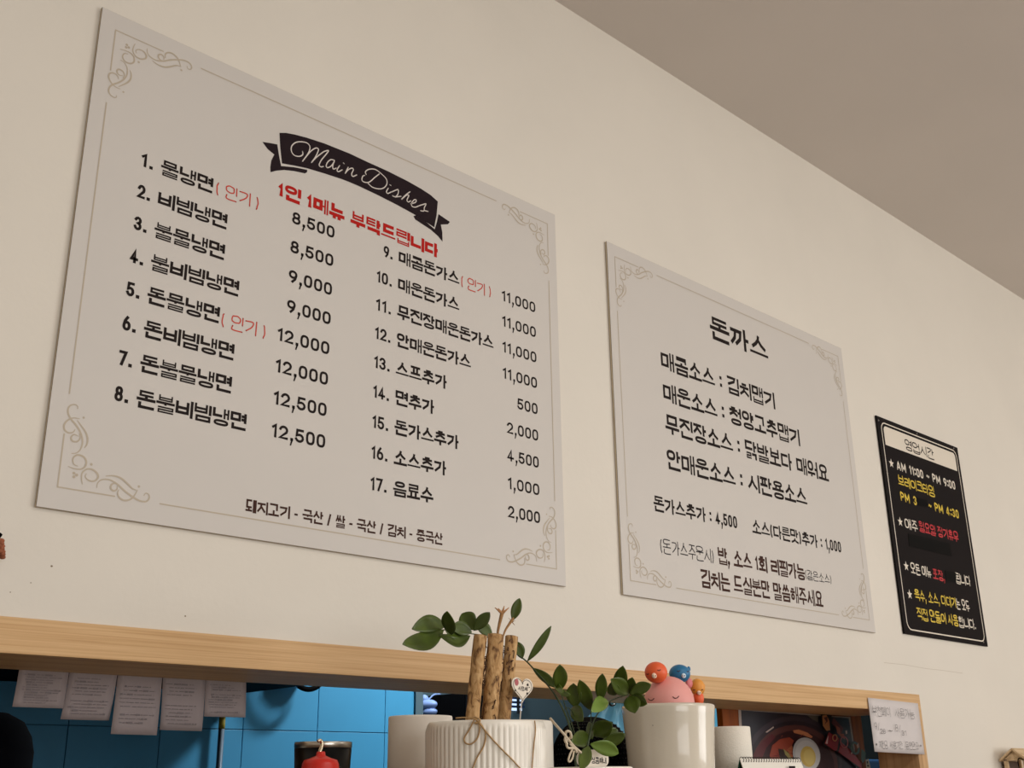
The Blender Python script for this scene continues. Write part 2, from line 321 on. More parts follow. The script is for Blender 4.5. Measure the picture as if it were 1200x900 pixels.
def bark_mat():
    m = mat('cut_cane_bark', (150, 116, 74), .85); nt = m.node_tree; b = nt.nodes['Principled BSDF']
    tc = nt.nodes.new('ShaderNodeTexCoord'); mp = nt.nodes.new('ShaderNodeMapping'); mp.inputs['Scale'].default_value = (90, 90, 42)
    n = nt.nodes.new('ShaderNodeTexNoise'); n.inputs['Scale'].default_value = 1.5; n.inputs['Detail'].default_value = 8; n.inputs['Distortion'].default_value = .8
    r = nt.nodes.new('ShaderNodeValToRGB'); r.color_ramp.elements[0].position = .36; r.color_ramp.elements[0].color = (*sl((104, 72, 44)), 1)
    r.color_ramp.elements[1].position = .66; r.color_ramp.elements[1].color = (*sl((205, 168, 120)), 1); e = r.color_ramp.elements.new(.48); e.color = (*sl((176, 136, 88)), 1)
    nt.links.new(tc.outputs['Object'], mp.inputs[0]); nt.links.new(mp.outputs[0], n.inputs[0]); nt.links.new(n.outputs[0], r.inputs[0]); nt.links.new(r.outputs[0], b.inputs['Base Color'])
    bp = nt.nodes.new('ShaderNodeBump'); bp.inputs['Strength'].default_value = .7; bp.inputs['Distance'].default_value = .002
    nt.links.new(n.outputs[0], bp.inputs['Height']); nt.links.new(bp.outputs[0], b.inputs['Normal']); return m
M['leaf'] = leaf_mat(); M['leaf2'] = mat('zz_leaf_pale', (104, 130, 52), .35, .2, 35, coat=.2); M['bark'] = bark_mat()
# ------------------------------------------------------------------ room
OX0, OX1, OZ1, OZ0 = .15, 2.885, 1.4157, 1.14      # serving hatch in the wall
BT = 1.4616; TH = .195; CZ = 3.0
bm = bmesh.new()
for a, b in (((-3, 0, BT), (6.5, TH, CZ)), ((-3, 0, 0), (OX0-.045, TH, BT)), ((2.933, 0, 0), (6.5, .112, BT)), ((OX0-.045, 0, 0), (2.933, TH, OZ0-.04))): box(bm, a, b)
struct(obj('wall_front', bm, M['wall']))
struct(obj('ceiling', BX((-3, -5, CZ), (6.5, 0, CZ+.1)), M['ceil']))
struct(obj('floor', BX((-3, -5, -.1), (6.5, 0, 0)), mat('floor_tile', (150, 138, 124), .5, .1, 8)))
struct(obj('floor_kitchen', BX((-3, 0, -.1), (6.5, 4.2, 0)), M['dark']))
struct(obj('wall_left', BX((-3.1, -5, 0), (-3, 4.2, CZ)), M['wall'])); struct(obj('wall_right', BX((6.5, -5, 0), (6.6, 4.2, CZ)), M['wall']))
struct(obj('wall_rear', BX((-3.1, -5.1, 0), (6.6, -5, CZ)), M['wall']))
beam = struct(obj('trim_1', BX((OX0-.045, -.004, OZ1), (2.933, TH+.002, BT)), M['oak'], bevel=.0012))
jl = struct(obj('trim_2', BX((2.886, -.004, OZ0-.04), (2.933, .112, OZ1)), M['oakv'], bevel=.0012))
struct(obj('trim_3', BX((OX0-.045, -.004, OZ0-.04), (OX0, TH, OZ1)), M['oakv']))
scr = struct(obj('wall_scratch', (lambda b: (ribbon(b, [(at(u, v).x, at(u, v).z) for u, v in ((1036, 776.5), (1060, 779), (1085, 783.5), (1104, 785.5), (1128, 789))], .0016, -.0003), b)[1])(bmesh.new()), M['seamw'], bpy.data.objects['wall_front']))
del scr['kind']
bm = bmesh.new()
for u, v, r in ((60.5, 663.5, .0016), (217, 722, .0014), (36, 683, .0009), (12, 694, .0009)):
    p = at(u, v); poly2(bm, [(p.x+r*math.cos(k*PI/4), p.z+r*.8*math.sin(k*PI/4)) for k in range(8)], -.0004)
obj('wall_mark', bm, M['spot'], bpy.data.objects['wall_front'])
# kitchen behind the hatch
KY = 2.025; KX = 2.83
struct(obj('wall_kitchen', BX((-.6, KY+.008, 0), (KX-.002, KY+.12, 2.7)), M['grout']))
wk = bpy.data.objects['wall_kitchen']; tb = None; T = .303; jx0 = at(80, 852, KY).x; jz = at(286, 855, KY).z
for i in range(-3, 5):
    for k in range(-3, 5):
        if tb is None:
            b0 = BX((.0012, 0, .0012), (T-.0012, .008, T-.0012)); t = obj('tile', b0, M['tile'], wk, bevel=.0012); tb = t
        else: t = tb.copy(); link(t, wk)
        t.location = (jx0+i*T, KY, jz+k*T)
        if jx0+i*T+T > KX+.01: t.scale.x = max(.05, (KX-jx0-i*T)/T)
struct(obj('wall_kitchen_far', BX((1.5, 3.5, 0), (6.5, 3.6, 2.7)), M['slate']))
struct(obj('ceiling_kitchen', BX((-3, TH, 2.7), (6.5, 4.2, 2.8)), M['dark']))
struct(obj('trim_4', BX((KX-.002, KY-.01, 0), (KX+.035, KY+.12, 2.7)), M['slate']))
area('kitchen_lamp', (3.0, 1.25, 2.48), (2.7, 1.7, 1.2),   .26, .18, 30, (.90, .96, 1))
# range hood over the kitchen wall
Cn = at(288, 812, KY)
hood = thing('range_hood', 'large black range hood over the blue tiles, above the receipts', 'hood', (1.0, 1.6, Cn.z))
off(obj('canopy', BX((-.5, 1.0, Cn.z), (Cn.x, KY-.002, Cn.z+.10)), M['blacksat'], hood), hood)
off(obj('hood_body', BX((-.4, 1.3, Cn.z+.1), (Cn.x-.1, KY-.002, 2.6)), M['blacksat'], hood), hood)
# pipe on the tiles
pp = at(258.5, 870, KY-.03); ps = mpp(258.5, 870, KY-.03)
pipe = thing('drain_pipe', 'upright steel pipe with a yellow sticker against blue kitchen tiles', 'pipe', (pp.x, pp.y, 0))
pb_ = off(obj('pipe', tube([(pp.x, pp.y, 0), (pp.x, pp.y, Cn.z-.001)], 3.6*ps, 20, smooth=1), mat('pipe_grey', (95, 108, 120), .5, metal=.3), pipe, True), pipe)
zt, zb = at(260, 841, KY-.03).z, at(260, 854, KY-.03).z
(lambda o, z: o)(obj('yellow_sticker', tube([(pp.x, pp.y, zb), (pp.x, pp.y, zt)], 3.8*ps, 20, smooth=1), mat('sticker_yellow', (170, 150, 50), .5), pb_, True), 0)
# round fan on the tiles
rp = at(362, 782, KY-.1); rs = mpp(362, 782, KY-.1)
fan = thing('wall_fan', 'round dark-rimmed fan on the blue tiles, half hidden behind the wood beam', 'fan', (rp.x, KY-.05, rp.z))
def ring_y(bm, c, R, r, n=48, m=12):
    g = [[bm.verts.new((c.x+(R+r*math.cos(b))*math.cos(a), c.y+r*math.sin(b), c.z+(R+r*math.cos(b))*math.sin(a))) for b in [2*PI*k/m for k in range(m)]] for a in [2*PI*k/n for k in range(n)]]
    for i in range(n):
        for k in range(m): bm.faces.new((g[i][k], g[(i+1) % n][k], g[(i+1) % n][(k+1) % m], g[i][(k+1) % m]))
b = bmesh.new(); ring_y(b, rp, 25*rs, 3*rs); off(obj('rim', b, M['blacksat'], fan, True), fan)
b = bmesh.new(); [ring_y(b, rp, R*rs, .8*rs) for R in (19, 14, 9)]; off(obj('grille', b, M['steel'], fan, True), fan)
b = bmesh.new(); ring_y(b, Vector((rp.x, KY-.05, rp.z)), 10*rs, 10*rs); off(obj('motor_housing', b, M['matte'], fan, True), fan)
# dark shelf cabinet, the glint on its side, and the far window
c0 = at(491, 830, 3.2); cabx = c0.x; cy0 = 2.82; cw = at(590, 830, cy0).x-cabx; topz = at(495, 817, 3.2).z
cab = thing('storage_cabinet', 'tall black kitchen cabinet behind the plant canes', 'cabinet', (cabx+cw/2, 2.7, 0))
off(obj('carcass', BX((cabx, cy0+.0205, 0), (cabx+cw, 3.2, topz)), M['blacksat'], cab), cab)
off(obj('cabinet_door', BX((cabx+.003, cy0, .05), (cabx+cw-.003, cy0+.019, topz-.003)), M['blackgloss'], cab), cab)
d = ray(501, 826); q = CAM+d*((cabx-.085)/d.x); b = bmesh.new(); ball(b, q, (.03, .07, .026), 20); ball(b, q+Vector((0, -.02, -.035)), (.026, .05, .022), 14); ball(b, q+Vector((0, .03, .03)), (.02, .03, .022), 12)
tube([q+Vector((0, 0, .02)), q+Vector((.04, 0, .05)), Vector((cabx-.0005, q.y, q.z+.055))], .004, 8, b)
tag(obj('cabinet_glint', b, mat('glint_white', (130, 155, 205), .5), smooth=True), 'small white-blue shape standing in for the glint on the side of the black kitchen cabinet', 'bag')  # modelled shape stands in for a white-blue glint on the cabinet side
area('far_fill', (cabx-.35, 2.75, 2.5), (cabx-.1, 3.0, 0), .4, .3, 18, (.88, .95, 1)); area('far_fill_right', (4.3, 1.2, 2.5), (4.7, 1.9, 1.4), .4, .3, 16, (.88, .95, 1))  # unseen fill lights, added to lift the far room and the blue panel
wpt = at(604, 824, 3.49)
wn = struct(thing('window_1', 'w', 'w', (wpt.x, 3.49, wpt.z))); del wn['label']; del wn['category']
a, b_ = at(595, 812, 3.49), at(611, 833, 3.49)
off(obj('pane', BX((a.x, 3.485, b_.z), (b_.x, 3.5, a.z)), mat('daylight_pane', (200, 225, 255), .4, emit=1.3), wn), wn)
for k in range(4):
    z = b_.z+(a.z-b_.z)*(k+.6)/4; off(obj('slat', BX((a.x, 3.46, z), (b_.x, 3.484, z+.012)), mat('slat_navy', (30, 60, 100), .6) if k == 0 else bpy.data.materials['slat_navy'], wn), wn)
off(obj('frame_bar', BX(((a.x+b_.x)/2-.012, 3.45, b_.z-.02), ((a.x+b_.x)/2+.004, 3.46, a.z+.02)), M['dark'], wn), wn)
# wood cabinet side carrying the poster, with the blue partition beyond
pa, pb = at(847.5, 850, .203), at(1011.5, 860, .203)
sc = tag(obj('wooden_partition', BX((pa.x, .203, .9), (pb.x, .221, 1.9)), M['cab'], bevel=.002), 'orange wood panel behind the hatch carrying the noodle poster', 'partition')
qa, qb = at(800, 850, 1.9), at(856, 850, 1.9)
tag(obj('blue_partition', BX((qa.x, 1.9, 0), (qb.x, 1.93, 2.2)), mat('sky_blue_panel', (96, 172, 200), .4)), 'sky blue panel seen between the large white pot and the wood panel', 'panel')
qa = at(1000, 870, 1.3); qb = at(1040, 870, 1.3); tag(obj('teal_filler', BX((qa.x, 1.3, 0), (qb.x+.3, 1.9, 2.2)), mat('dark_teal', (24, 44, 50), .4), bevel=.01), 'dark teal fridge added for the dim kitchen between the noodle poster and the handwritten note', 'filler')  # block added to stand for the dark kitchen in this gap
qa = at(1024, 893, .9); b = bmesh.new(); box(b, (qa.x-.05, .9, 1.0), (qa.x+.12, 1.1, qa.z+.01))
tag(obj('blue_container', b, mat('container_blue', (60, 110, 160), .4), bevel=.01), 'small blue container in the kitchen, seen under the handwritten note', 'container')
# ------------------------------------------------------------------ boards
def board(name, label, x0, z0, x1, z1, face, core, front=-.0065):
    t = thing(name, label, 'sign', ((x0+x1)/2, front, z0))
    off(obj('backing_panel', BX((x0, front+.0012, z0), (x1, -.0016, z1)), core, t), t)
    off(obj('face_sheet', BX((x0, front+.0004, z0), (x1, front+.0012, z1)), M['seam'] if core is not M['edge'] else core, t), t)
    off(obj('printed_face', BX((x0+.0004, front, z0+.0004), (x1-.0004, front+.0004, z1-.0004)), face, t), t)
    return t, front-.0003
def pt(parent, o): return off(o, parent)
def T(parent, s, x0, x1, z, h, w, Y, m, **kw): words(parent, 'lettering', s, x0, x1, z, h, w, Y, m, **kw)
def TP(parent, s, pl, pr, h, w, Y, m, name='lettering', **kw): line_part(parent, name, s, pl, pr, h, w, Y, m, **kw)
ORN = []                                        # corner flourish, offsets in metres from the board's corner, from the lower left one of the big board
def tr(x, y): p = at(40+x/5.625, 450+y/5.625, -.0065); return (p.x-.5473, p.z-1.25-.3580)
curves = [[(285,165),(288,150),(272,137),(242,140),(224,162),(225,198),(245,235),(275,270),(300,310),(315,350),(318,390),(305,430),(278,455),(245,458)],
 [(300,230),(258,224),(220,240),(197,270),(200,302),(225,322),(256,318),(270,298)], [(292,345),(262,333),(243,352),(252,376),(282,380),(302,358),(298,325)],
 [(284,240),(312,278),(340,320),(352,362),(346,400),(330,422)], [(288,542),(262,530),(254,500),(265,478),(290,468),(325,480),(343,510),(335,545),(305,562),(265,558),(222,543)],
 [(318,662),(312,625),(316,588),(345,562),(385,565),(415,590),(420,618),(395,640),(360,636),(336,612),(345,590)],
 [(412,685),(420,650),(450,630),(500,633),(550,662),(590,700),(640,738),(690,768),(735,775),(757,755),(755,730),(735,720),(722,738)],
 [(558,695),(550,722),(562,750),(595,768),(635,760),(660,735),(682,698)], [(548,672),(545,693),(525,705),(505,690),(508,665),(530,655),(560,668)],
 [(470,608),(520,605),(570,620),(612,655),(648,690),(675,700)]]
dots = [(326,222,7),(377,530,8),(690,676,8),(262,588,9),(280,600,9),(262,612,9)]
for c in curves: ORN.append([tr(*q) for q in c])
OD = [(tr(x, y), r/5.625/720) for x, y, r in dots]
SEG = [[tr(182, 352), tr(138, 687), tr(508, 745)]]
def ornaments(parent, x0, z0, x1, z1, Y):
    o0 = None; b = bmesh.new(); ix, iz = .024, .031
    for c in ORN: ribbon(b, [(v.x, v.y) for v in catmull([Vector(q) for q in c], 4)], .0023, Y, cap='none', taper=lambda t: .45+.75*math.sin(PI*min(1, max(0, t))))
    for (p, r) in OD: poly2(b, [(p[0]+r*math.cos(k*PI/4), p[1]+r*math.sin(k*PI/4)) for k in range(8)], Y)
    ribbon(b, [(ix+.001, .107), (ix+.001, iz), (.107, iz)], .002, Y, cap='none')
    me = None
    for cx, cz, fx, fz in ((x0, z0, 1, 1), (x1, z0, -1, 1), (x0, z1, 1, -1), (x1, z1, -1, -1)):
        if me is None: o = obj('corner_ornament', b, M['beige'], parent); me = o
        else: o = me.copy(); link(o, parent)
        o.matrix_parent_inverse = Matrix.Translation(-parent.location); o.location = (cx, 0, cz); o.scale = (fx, 1, fz)
    b = bmesh.new(); g = .175
    for z in (z0+iz, z1-iz): ribbon(b, [(x0+g-.001, z), (x1-g+.001, z)], .002, Y, cap='none')
    for x in (x0+ix+.001, x1-ix-.001): ribbon(b, [(x, z0+.165), (x, z1-.165)], .002, Y, cap='none')
    off(obj('border_line', b, M['beige'], parent), parent)
x0, x1, z0, z1 = .5473, 1.5687, 1.25+.3580, 1.25+1.1650
B1, Y1 = board('menu_board', 'largest white menu board with a black ribbon banner, left on the wall', x0, z0, x1, z1, M['board'], M['core'])
ornaments(B1, x0, z0, x1, z1, Y1)
c_ = 1.25
zr = [c_+.927-.0552*k for k in range(9)]
L = ['물냉면', '비빔냉면', '불물냉면', '불비빔냉면', '돈물냉면', '돈비빔냉면', '돈불물냉면', '돈불비빔냉면']
PL = ['8,500', '8,500', '9,000', '9,000', '12,000', '12,000', '12,500', '12,500']
R_ = ['매콤돈가스', '매운돈가스', '무진장매운돈가스', '안매운돈가스', '스프추가', '면추가', '돈가스추가', '소스추가', '음료수']
PR = ['11,000', '11,000', '11,000', '11,000', '500', '2,000', '4,500', '1,000', '2,000']
for k, s in enumerate(L):
    T(B1, '%d.' % (k+1), .637, .6585, zr[k]-.001, .0275, .0044, Y1, M['ink']); T(B1, s, .6705, .6705+.0304*len(s), zr[k]-.001, .0272, .0045, Y1, M['ink'])
    p_ = PL[k]; T(B1, p_, 1.0025-(.089 if len(p_) == 5 else .104), 1.0025, zr[k]-.003, .0272, .0042, Y1, M['ink'])
for k, s in enumerate(R_):
    n = str(k+9)+'.'; T(B1, n, 1.096 if k else 1.110, 1.1315, zr[k]-.002, .0270, .0040, Y1, M['ink'])
    T(B1, s, 1.1445, 1.1445+.0297*len(s), zr[k]-.002, .0268, .0044, Y1, M['ink'])
    p_ = PR[k]; T(B1, p_, 1.5025-{6: .096, 5: .086, 3: .057}[len(p_)], 1.5025, zr[k]-.002, .0270, .0038, Y1, M['ink'])
TP(B1, '1인 1메뉴 부탁드립니다', (326.5, 221.7), (512.9, 294), .029, .0068, Y1, M['red'])
TP(B1, '돼지고기 - 국산 / 쌀 - 국산 / 김치 - 중국산', (288, 592.5), (518.6, 631.5), .0205, .0031, Y1, M['brown'])
for n, (pl, pr) in enumerate((((253, 222.5), (304, 236.5)), ((259.5, 373.5), (312, 388.5)), ((540, 329.5), (575.5, 342)))):
    TP(B1, '( 인기 )', pl, pr, .026, .0022, Y1, M['redpen'], name='handwritten_note', cap='round', jit=.03, seed=n+3)
def pxpoly(pts, Y): return [(at(u, v, Y).x, at(u, v, Y).z) for u, v in pts]
A = lambda L_: [(300+x/10, 140+y/10) for x, y in L_]
D9 = lambda L_: [(410+x/9, 190+y/9) for x, y in L_]
main = A([(275,157),(350,157),(450,175),(600,215),(800,280),(1000,360),(1100,400)])+D9([(190,0),(400,95),(600,195),(750,280),(850,345),(928,415),(915,560),(890,688),(700,562),(500,452),(300,350),(100,255),(0,212)])+A([(1000,697),(800,632),(600,572),(450,540),(305,515),(285,330)])
t1 = A([(75,262),(160,275),(250,292),(270,420),(295,545),(450,560),(600,590),(600,615),(575,632),(450,605),(330,592),(240,600),(170,618),(168,560),(180,480),(215,410),(140,350)])
t2 = D9([(672,570),(695,560),(790,620),(895,708),(918,630),(935,548),(1055,630),(1035,655),(960,658),(975,740),(978,840),(930,780),(850,710),(750,645),(690,605)])
b = bmesh.new()
for q in (main, t1, t2): poly2(b, pxpoly(q, Y1), Y1)
rb = pt(B1, obj('ribbon_banner', b, M['plum'], B1))
Ms = [A(q) for q in ([(545,375),(548,410),(510,432),(450,420),(415,370),(420,310),(470,268),(545,262),(605,280),(632,320),(622,375),(590,430),(545,490)], [(545,490),(600,420),(650,365),(700,335),(730,345),(725,380),(690,450),(650,505)],
 [(650,505),(700,450),(750,410),(800,375),(850,365),(820,410),(770,470),(740,530),(760,555),(790,550)], [(920,480),(880,470),(840,500),(822,545),(840,565),(880,545),(915,500)], [(920,480),(900,540),(905,580),(940,570)],
 [(980,540),(950,590),(965,612),(1010,590)], [(1023,510),(1033,518)], [(1080,560),(1045,632)], [(1045,632),(1080,590),(1125,570),(1140,590),(1120,640),(1135,668),(1180,650)])]
Ms += [D9(q) for q in ([(310,125),(262,162),(205,210),(155,212),(127,190),(135,150),(155,140)], [(172,130),(165,100),(205,75),(270,78),(340,130),(385,180),(390,230),(360,270),(310,282),(240,265),(190,222)],
 [(405,275),(385,312),(402,330),(440,312)], [(422,240),(433,246)], [(440,315),(500,290),(512,305),(505,340),(480,365),(450,355)], [(505,285),(515,300)], [(480,368),(540,360)], [(635,312),(590,345),(545,392)], [(545,392),(595,350),(622,352),(602,398),(615,420),(642,408)],
 [(640,440),(690,425),(700,402),(680,396),(652,430),(655,465),(690,475),(725,462)], [(725,462),(795,440),(800,450),(785,480),(780,515),(745,512)], [(790,512),(825,520)])]
b = bmesh.new()
for q in Ms:
    c = catmull([Vector(v) for v in pxpoly(q, Y1-.0003)], 5) if len(q) > 2 else [Vector(v) for v in pxpoly(q, Y1-.0003)]
    ribbon(b, [(v.x, v.y) for v in c], .0021, Y1-.0003, cap='round')
obj('script_lettering', b, M['pale'], rb)
x0, x1, z0, z1 = 1.7362, 2.7360, 1.25+.3594, 1.25+1.1586
B2, Y2 = board('sauce_board', 'white menu board with a flat heading and no banner, in the middle of the wall', x0, z0, x1, z1, M['board'], M['core'])
ornaments(B2, x0, z0, x1, z1, Y2)
TP(B2, '돈까스', (832, 383), (899, 410), .060, .0098, Y2, M['ink'])
for s, a, q, h in (('매콤소스 : 김치맵기', (774.4, 423.6), (907.5, 467.5), .045), ('매운소스 : 청양고추맵기', (777, 461), (936.7, 511), .045), ('무진장소스 : 닭발보다 매워요', (779.7, 497.5), (970.3, 554), .045), ('안매운소스 : 시판용소스', (781.4, 539), (945, 582), .045)):
    TP(B2, s, a, q, h, .0068, Y2, M['ink'])
TP(B2, '돈가스추가 : 4,500', (766, 589.7), (864, 612), .034, .0050, Y2, M['ink']); TP(B2, '소스(다른맛)추가 : 1,000', (881.5, 618), (985.6, 640), .034, .0050, Y2, M['ink'])
TP(B2, '(돈가스주문시)', (773.7, 640), (836.8, 651), .032, .0023, Y2, M['pen'], name='handwritten_note', cap='round', jit=.03)
TP(B2, '밥, 소스 1회 리필가능', (841.4, 652), (942.7, 670), .038, .0058, Y2, M['brown'])
TP(B2, '(같은소스)', (943.5, 672), (974.5, 680), .024, .0020, Y2, M['pen'], name='handwritten_note', cap='round', jit=.03)
TP(B2, '김치는 드실분만 말씀해주세요', (821.3, 677.5), (964, 702.5), .040, .0056, Y2, M['brown'])
x0, x1, z0, z1 = 2.8914, 3.3969, 1.25+.3694, 1.25+.9914
B3, Y3 = board('hours_board', 'narrow black opening-hours board with yellow and red writing, right on the wall', x0, z0, x1, z1, M['black'], M['edge'], -.006)
def rrect(x0, z0, x1, z1, r, n=6, rs=(1, 1, 1, 1)):
    out = []
    for (cx, cz, a0), f in zip(((x1-r, z1-r, 0), (x0+r, z1-r, 90), (x0+r, z0+r, 180), (x1-r, z0+r, 270)), rs):
        if not f: out.append((cx+r*(1 if a0 in (0, 270) else -1), cz+r*(1 if a0 in (0, 90) else -1))); continue
        out += [(cx+r*math.cos(math.radians(a0+90*k/n)), cz+r*math.sin(math.radians(a0+90*k/n))) for k in range(n+1)]
    return out
b = bmesh.new(); ribbon(b, rrect(x0+.021, z0+.0135, x1-.016, z1-.0155, .022), .0035, Y3, True); pt(B3, obj('border_line', b, M['white'], B3))
b = bmesh.new(); poly2(b, rrect(x0+.033, 1.25+.909, x1-.027, 1.25+.967, .014, rs=(1, 1, 0, 0)), Y3); pt(B3, obj('header_panel', b, M['white'], B3))
TP(B3, '영업시간', (1060.5, 521), (1094.2, 532.5), .034, .0036, Y3-.0003, M['ink'], cap='round', jit=.01)
def stars(px, m=M['white']):
    for u, v in px: b = bmesh.new(); q = at(u, v, Y3); star(b, q.x, q.z, .0145, Y3); pt(B3, obj('star', b, m, B3))
stars([(1044.6, 543), (1055, 611.5), (1062, 663.5), (1066.1, 696.7)])
kw = dict(cap='round', jit=.012)
TP(B3, 'AM 11:00 ~ PM 9:00', (1050.8, 545.4), (1119.5, 569.4), .032, .0052, Y3, M['white'], **kw)
TP(B3, '브레이크타임', (1052.3, 561.5), (1094.7, 577), .034, .0041, Y3, M['yellow'], **kw)
TP(B3, 'PM 3', (1055.3, 581), (1074.5, 588), .032, .0052, Y3, M['yellow'], **kw); TP(B3, '~ PM 4:30', (1088, 592), (1123.5, 603), .032, .0052, Y3, M['yellow'], **kw)
TP(B3, '매주', (1060.5, 613), (1075.2, 617.5), .032, .0040, Y3, M['white'], **kw); TP(B3, '월요일 정기휴무', (1077, 616.5), (1123, 629.5), .032, .0042, Y3, M['rink'], **kw)
TP(B3, '모든 메뉴', (1067, 664.5), (1091.1, 672), .031, .0041, Y3, M['white'], **kw); TP(B3, '포장,', (1092.8, 671), (1107, 676.7), .031, .0042, Y3, M['rink'], **kw)
TP(B3, '됩니다', (1119.7, 676.7), (1137, 681.5), .032, .0042, Y3, M['white'], **kw)
TP(B3, '육수, 소스, 다데기', (1071.7, 696.7), (1120.0, 706.3), .032, .0041, Y3, M['yellow'], **kw); TP(B3, '는 모두', (1120.6, 707), (1136, 711), .032, .0041, Y3, M['white'], **kw)
TP(B3, '직접 만들어 사용', (1074.4, 718.3), (1122.8, 728), .033, .0042, Y3, M['yellow'], **kw); TP(B3, '합니다.', (1123.3, 728.2), (1143.3, 732.2), .032, .0042, Y3, M['white'], **kw)
for q in ([(1074.5, 583), (1086.5, 586), (1087.5, 595), (1075.5, 592)], [(1064, 625), (1113, 637), (1115.5, 652), (1065.5, 640)], [(1107.2, 668.3), (1120.2, 671.3), (1120.5, 683.5), (1108.5, 680.5)]):
    P = pxpoly(q, Y3-.0004); b = bmesh.new(); poly2(b, P, Y3-.0008, .0006); pt(B3, obj('tape_patch', b, M['tape'], B3))
for u, v in ((1029.5, 492.7), (1074.5, 508.5), (1117.5, 525.5), (1152.5, 752.5)):
    q = at(u, v, Y3); b = bmesh.new(); ball(b, (q.x, Y3, q.z), (.0028, .0018, .0028), 10); pt(B3, obj('screw', b, M['screw'], B3, True))
# handwritten note over the hatch corner
YN = -.0065
nt_ = thing('handwritten_note', 'white handwritten paper note taped over the upper right corner of the wooden hatch frame', 'note', (2.8, YN, 1.3))
co = [at(*q, YN) for q in ((1016.8, 817.5), (1075.5, 824.3), (1083.5, 884.2), (1023.2, 881))]
b = bmesh.new(); G = []
for i in range(9):
    s = i/8; row = []
    for k in range(9):
        t = k/8; p = co[0].lerp(co[1], t).lerp(co[3].lerp(co[2], t), s); p.y = YN - .004*(1-t)**3*s - .002*math.sin(PI*t)*s*s; row.append(b.verts.new(p))
    G.append(row)
for i in range(8):
    for k in range(8): b.faces.new((G[i][k], G[i][k+1], G[i+1][k+1], G[i+1][k]))
so = pt(nt_, obj('paper', b, M['paper'], nt_, True)); md = so.modifiers.new('s', 'SOLIDIFY'); md.thickness = .0003
YN2 = YN-.0052
TP(nt_, '부천페이', (1022.3, 832.2), (1043.5, 834.8), .024, .0009, YN2, M['pen'], cap='round', jit=.03); TP(nt_, '사용가능', (1048.5, 834), (1071.5, 838.3), .024, .0009, YN2, M['pen'], cap='round', jit=.03)
TP(nt_, '9/', (1024.8, 849), (1031.2, 853), .020, .0009, YN2, M['pen'], cap='round', jit=.02); TP(nt_, '28', (1031.5, 856.5), (1038, 857.5), .013, .0009, YN2, M['pen'], cap='round', jit=.02)
TP(nt_, '~', (1041.5, 856), (1046, 856.5), .016, .0014, YN2, M['pen'], cap='round'); TP(nt_, '8/', (1049, 851.5), (1056.3, 855), .020, .0009, YN2, M['pen'], cap='round', jit=.02); TP(nt_, '31', (1056.5, 858.5), (1062.5, 860), .014, .0009, YN2, M['pen'], cap='round', jit=.02)
TP(nt_, '지원금', (1030.5, 872.5), (1040, 873), .018, .0008, YN2, M['pen'], cap='round', jit=.03); TP(nt_, '사용기간', (1043, 873), (1058, 873.6), .018, .0008, YN2, M['pen'], cap='round', jit=.03); TP(nt_, '동안만요', (1061.5, 873.8), (1076.5, 874.3), .018, .0008, YN2, M['pen'], cap='round', jit=.03)
b = bmesh.new()
for u, v in ((1027.3, 872.3), (1079, 874)): q = at(u, v, YN2); star(b, q.x, q.z, .0042, YN2)
pt(nt_, obj('drawn_star', b, M['pen'], nt_))
# receipts hanging under the beam
rnd = random.Random(4)
names = ['leftmost of the receipts under the beam, short and wide', 'second receipt from the left under the beam, with a pen squiggle', 'middle receipt under the beam, longest and lowest hanging', 'fourth receipt from the left under the beam', 'rightmost receipt under the beam, shortest, over the blue tiles']
R5 = [((22, 790), (80.5, 793), (75, 830), (15.5, 828)), ((81, 792.5), (137, 796), (131, 844), (74, 842.5)), ((137.5, 795.5), (189.5, 799), (185, 861.5), (131, 860)), ((189.5, 798.5), (239.5, 801.5), (240, 856.5), (190.5, 855)), ((239.5, 801), (287.5, 804), (289, 840.5), (240.5, 839.5))]
for k, (q, nm) in enumerate(zip(R5, names)):
    Yr = TH+.0035+.0008*k; c = [at(*p_, Yr) for p_ in q]; t = thing('receipt', 'white printed slip, '+nm, 'receipt', (c[0].x, Yr, c[3].z), 'receipts under the beam')
    ztop = OZ1+.012; b = bmesh.new(); G = []
    for i in range(9):
        s = i/8; row = []
        for j in range(7):
            u = j/6; a = Vector((c[0].lerp(c[1], u).x, Yr, ztop)); p_ = a.lerp(c[3].lerp(c[2], u), s); p_.y = Yr+.010*s*s*(1 if k % 2 else .4)+.002*math.sin(PI*u)*s; row.append(b.verts.new(p_))
        G.append(row)
    for i in range(8):
        for j in range(6): b.faces.new((G[i][j], G[i][j+1], G[i+1][j+1], G[i+1][j]))
    so = off(obj('slip', b, M['thermal'], t, True), t); so.modifiers.new('s', 'SOLIDIFY').thickness = .0002
    b = bmesh.new(); n = 12
    for i in range(n):
        s = (i+1)/(n+1)*.9+.04
        if rnd.random() < .15: continue
        u = rnd.uniform(.08, .2); end = rnd.uniform(.6, .92)
        while u < end:
            v = min(end, u+rnd.uniform(.04, .16)); a_ = Vector((c[0].lerp(c[1], u).x, Yr, OZ1)).lerp(c[3].lerp(c[2], u), s); b_ = Vector((c[0].lerp(c[1], v).x, Yr, OZ1)).lerp(c[3].lerp(c[2], v), s)
            yy = Yr+.010*s*s*(1 if k % 2 else .4)-.0008
            hw = .0006 if rnd.random() < .8 else .0013
            vs = [b.verts.new((x, yy, z)) for x, z in ((a_.x, a_.z-hw), (b_.x, b_.z-hw), (b_.x, b_.z+hw), (a_.x, a_.z+hw))]; b.faces.new(vs); u = v+rnd.uniform(.01, .04)
    obj('printed_lines', b, M['faint'], so)
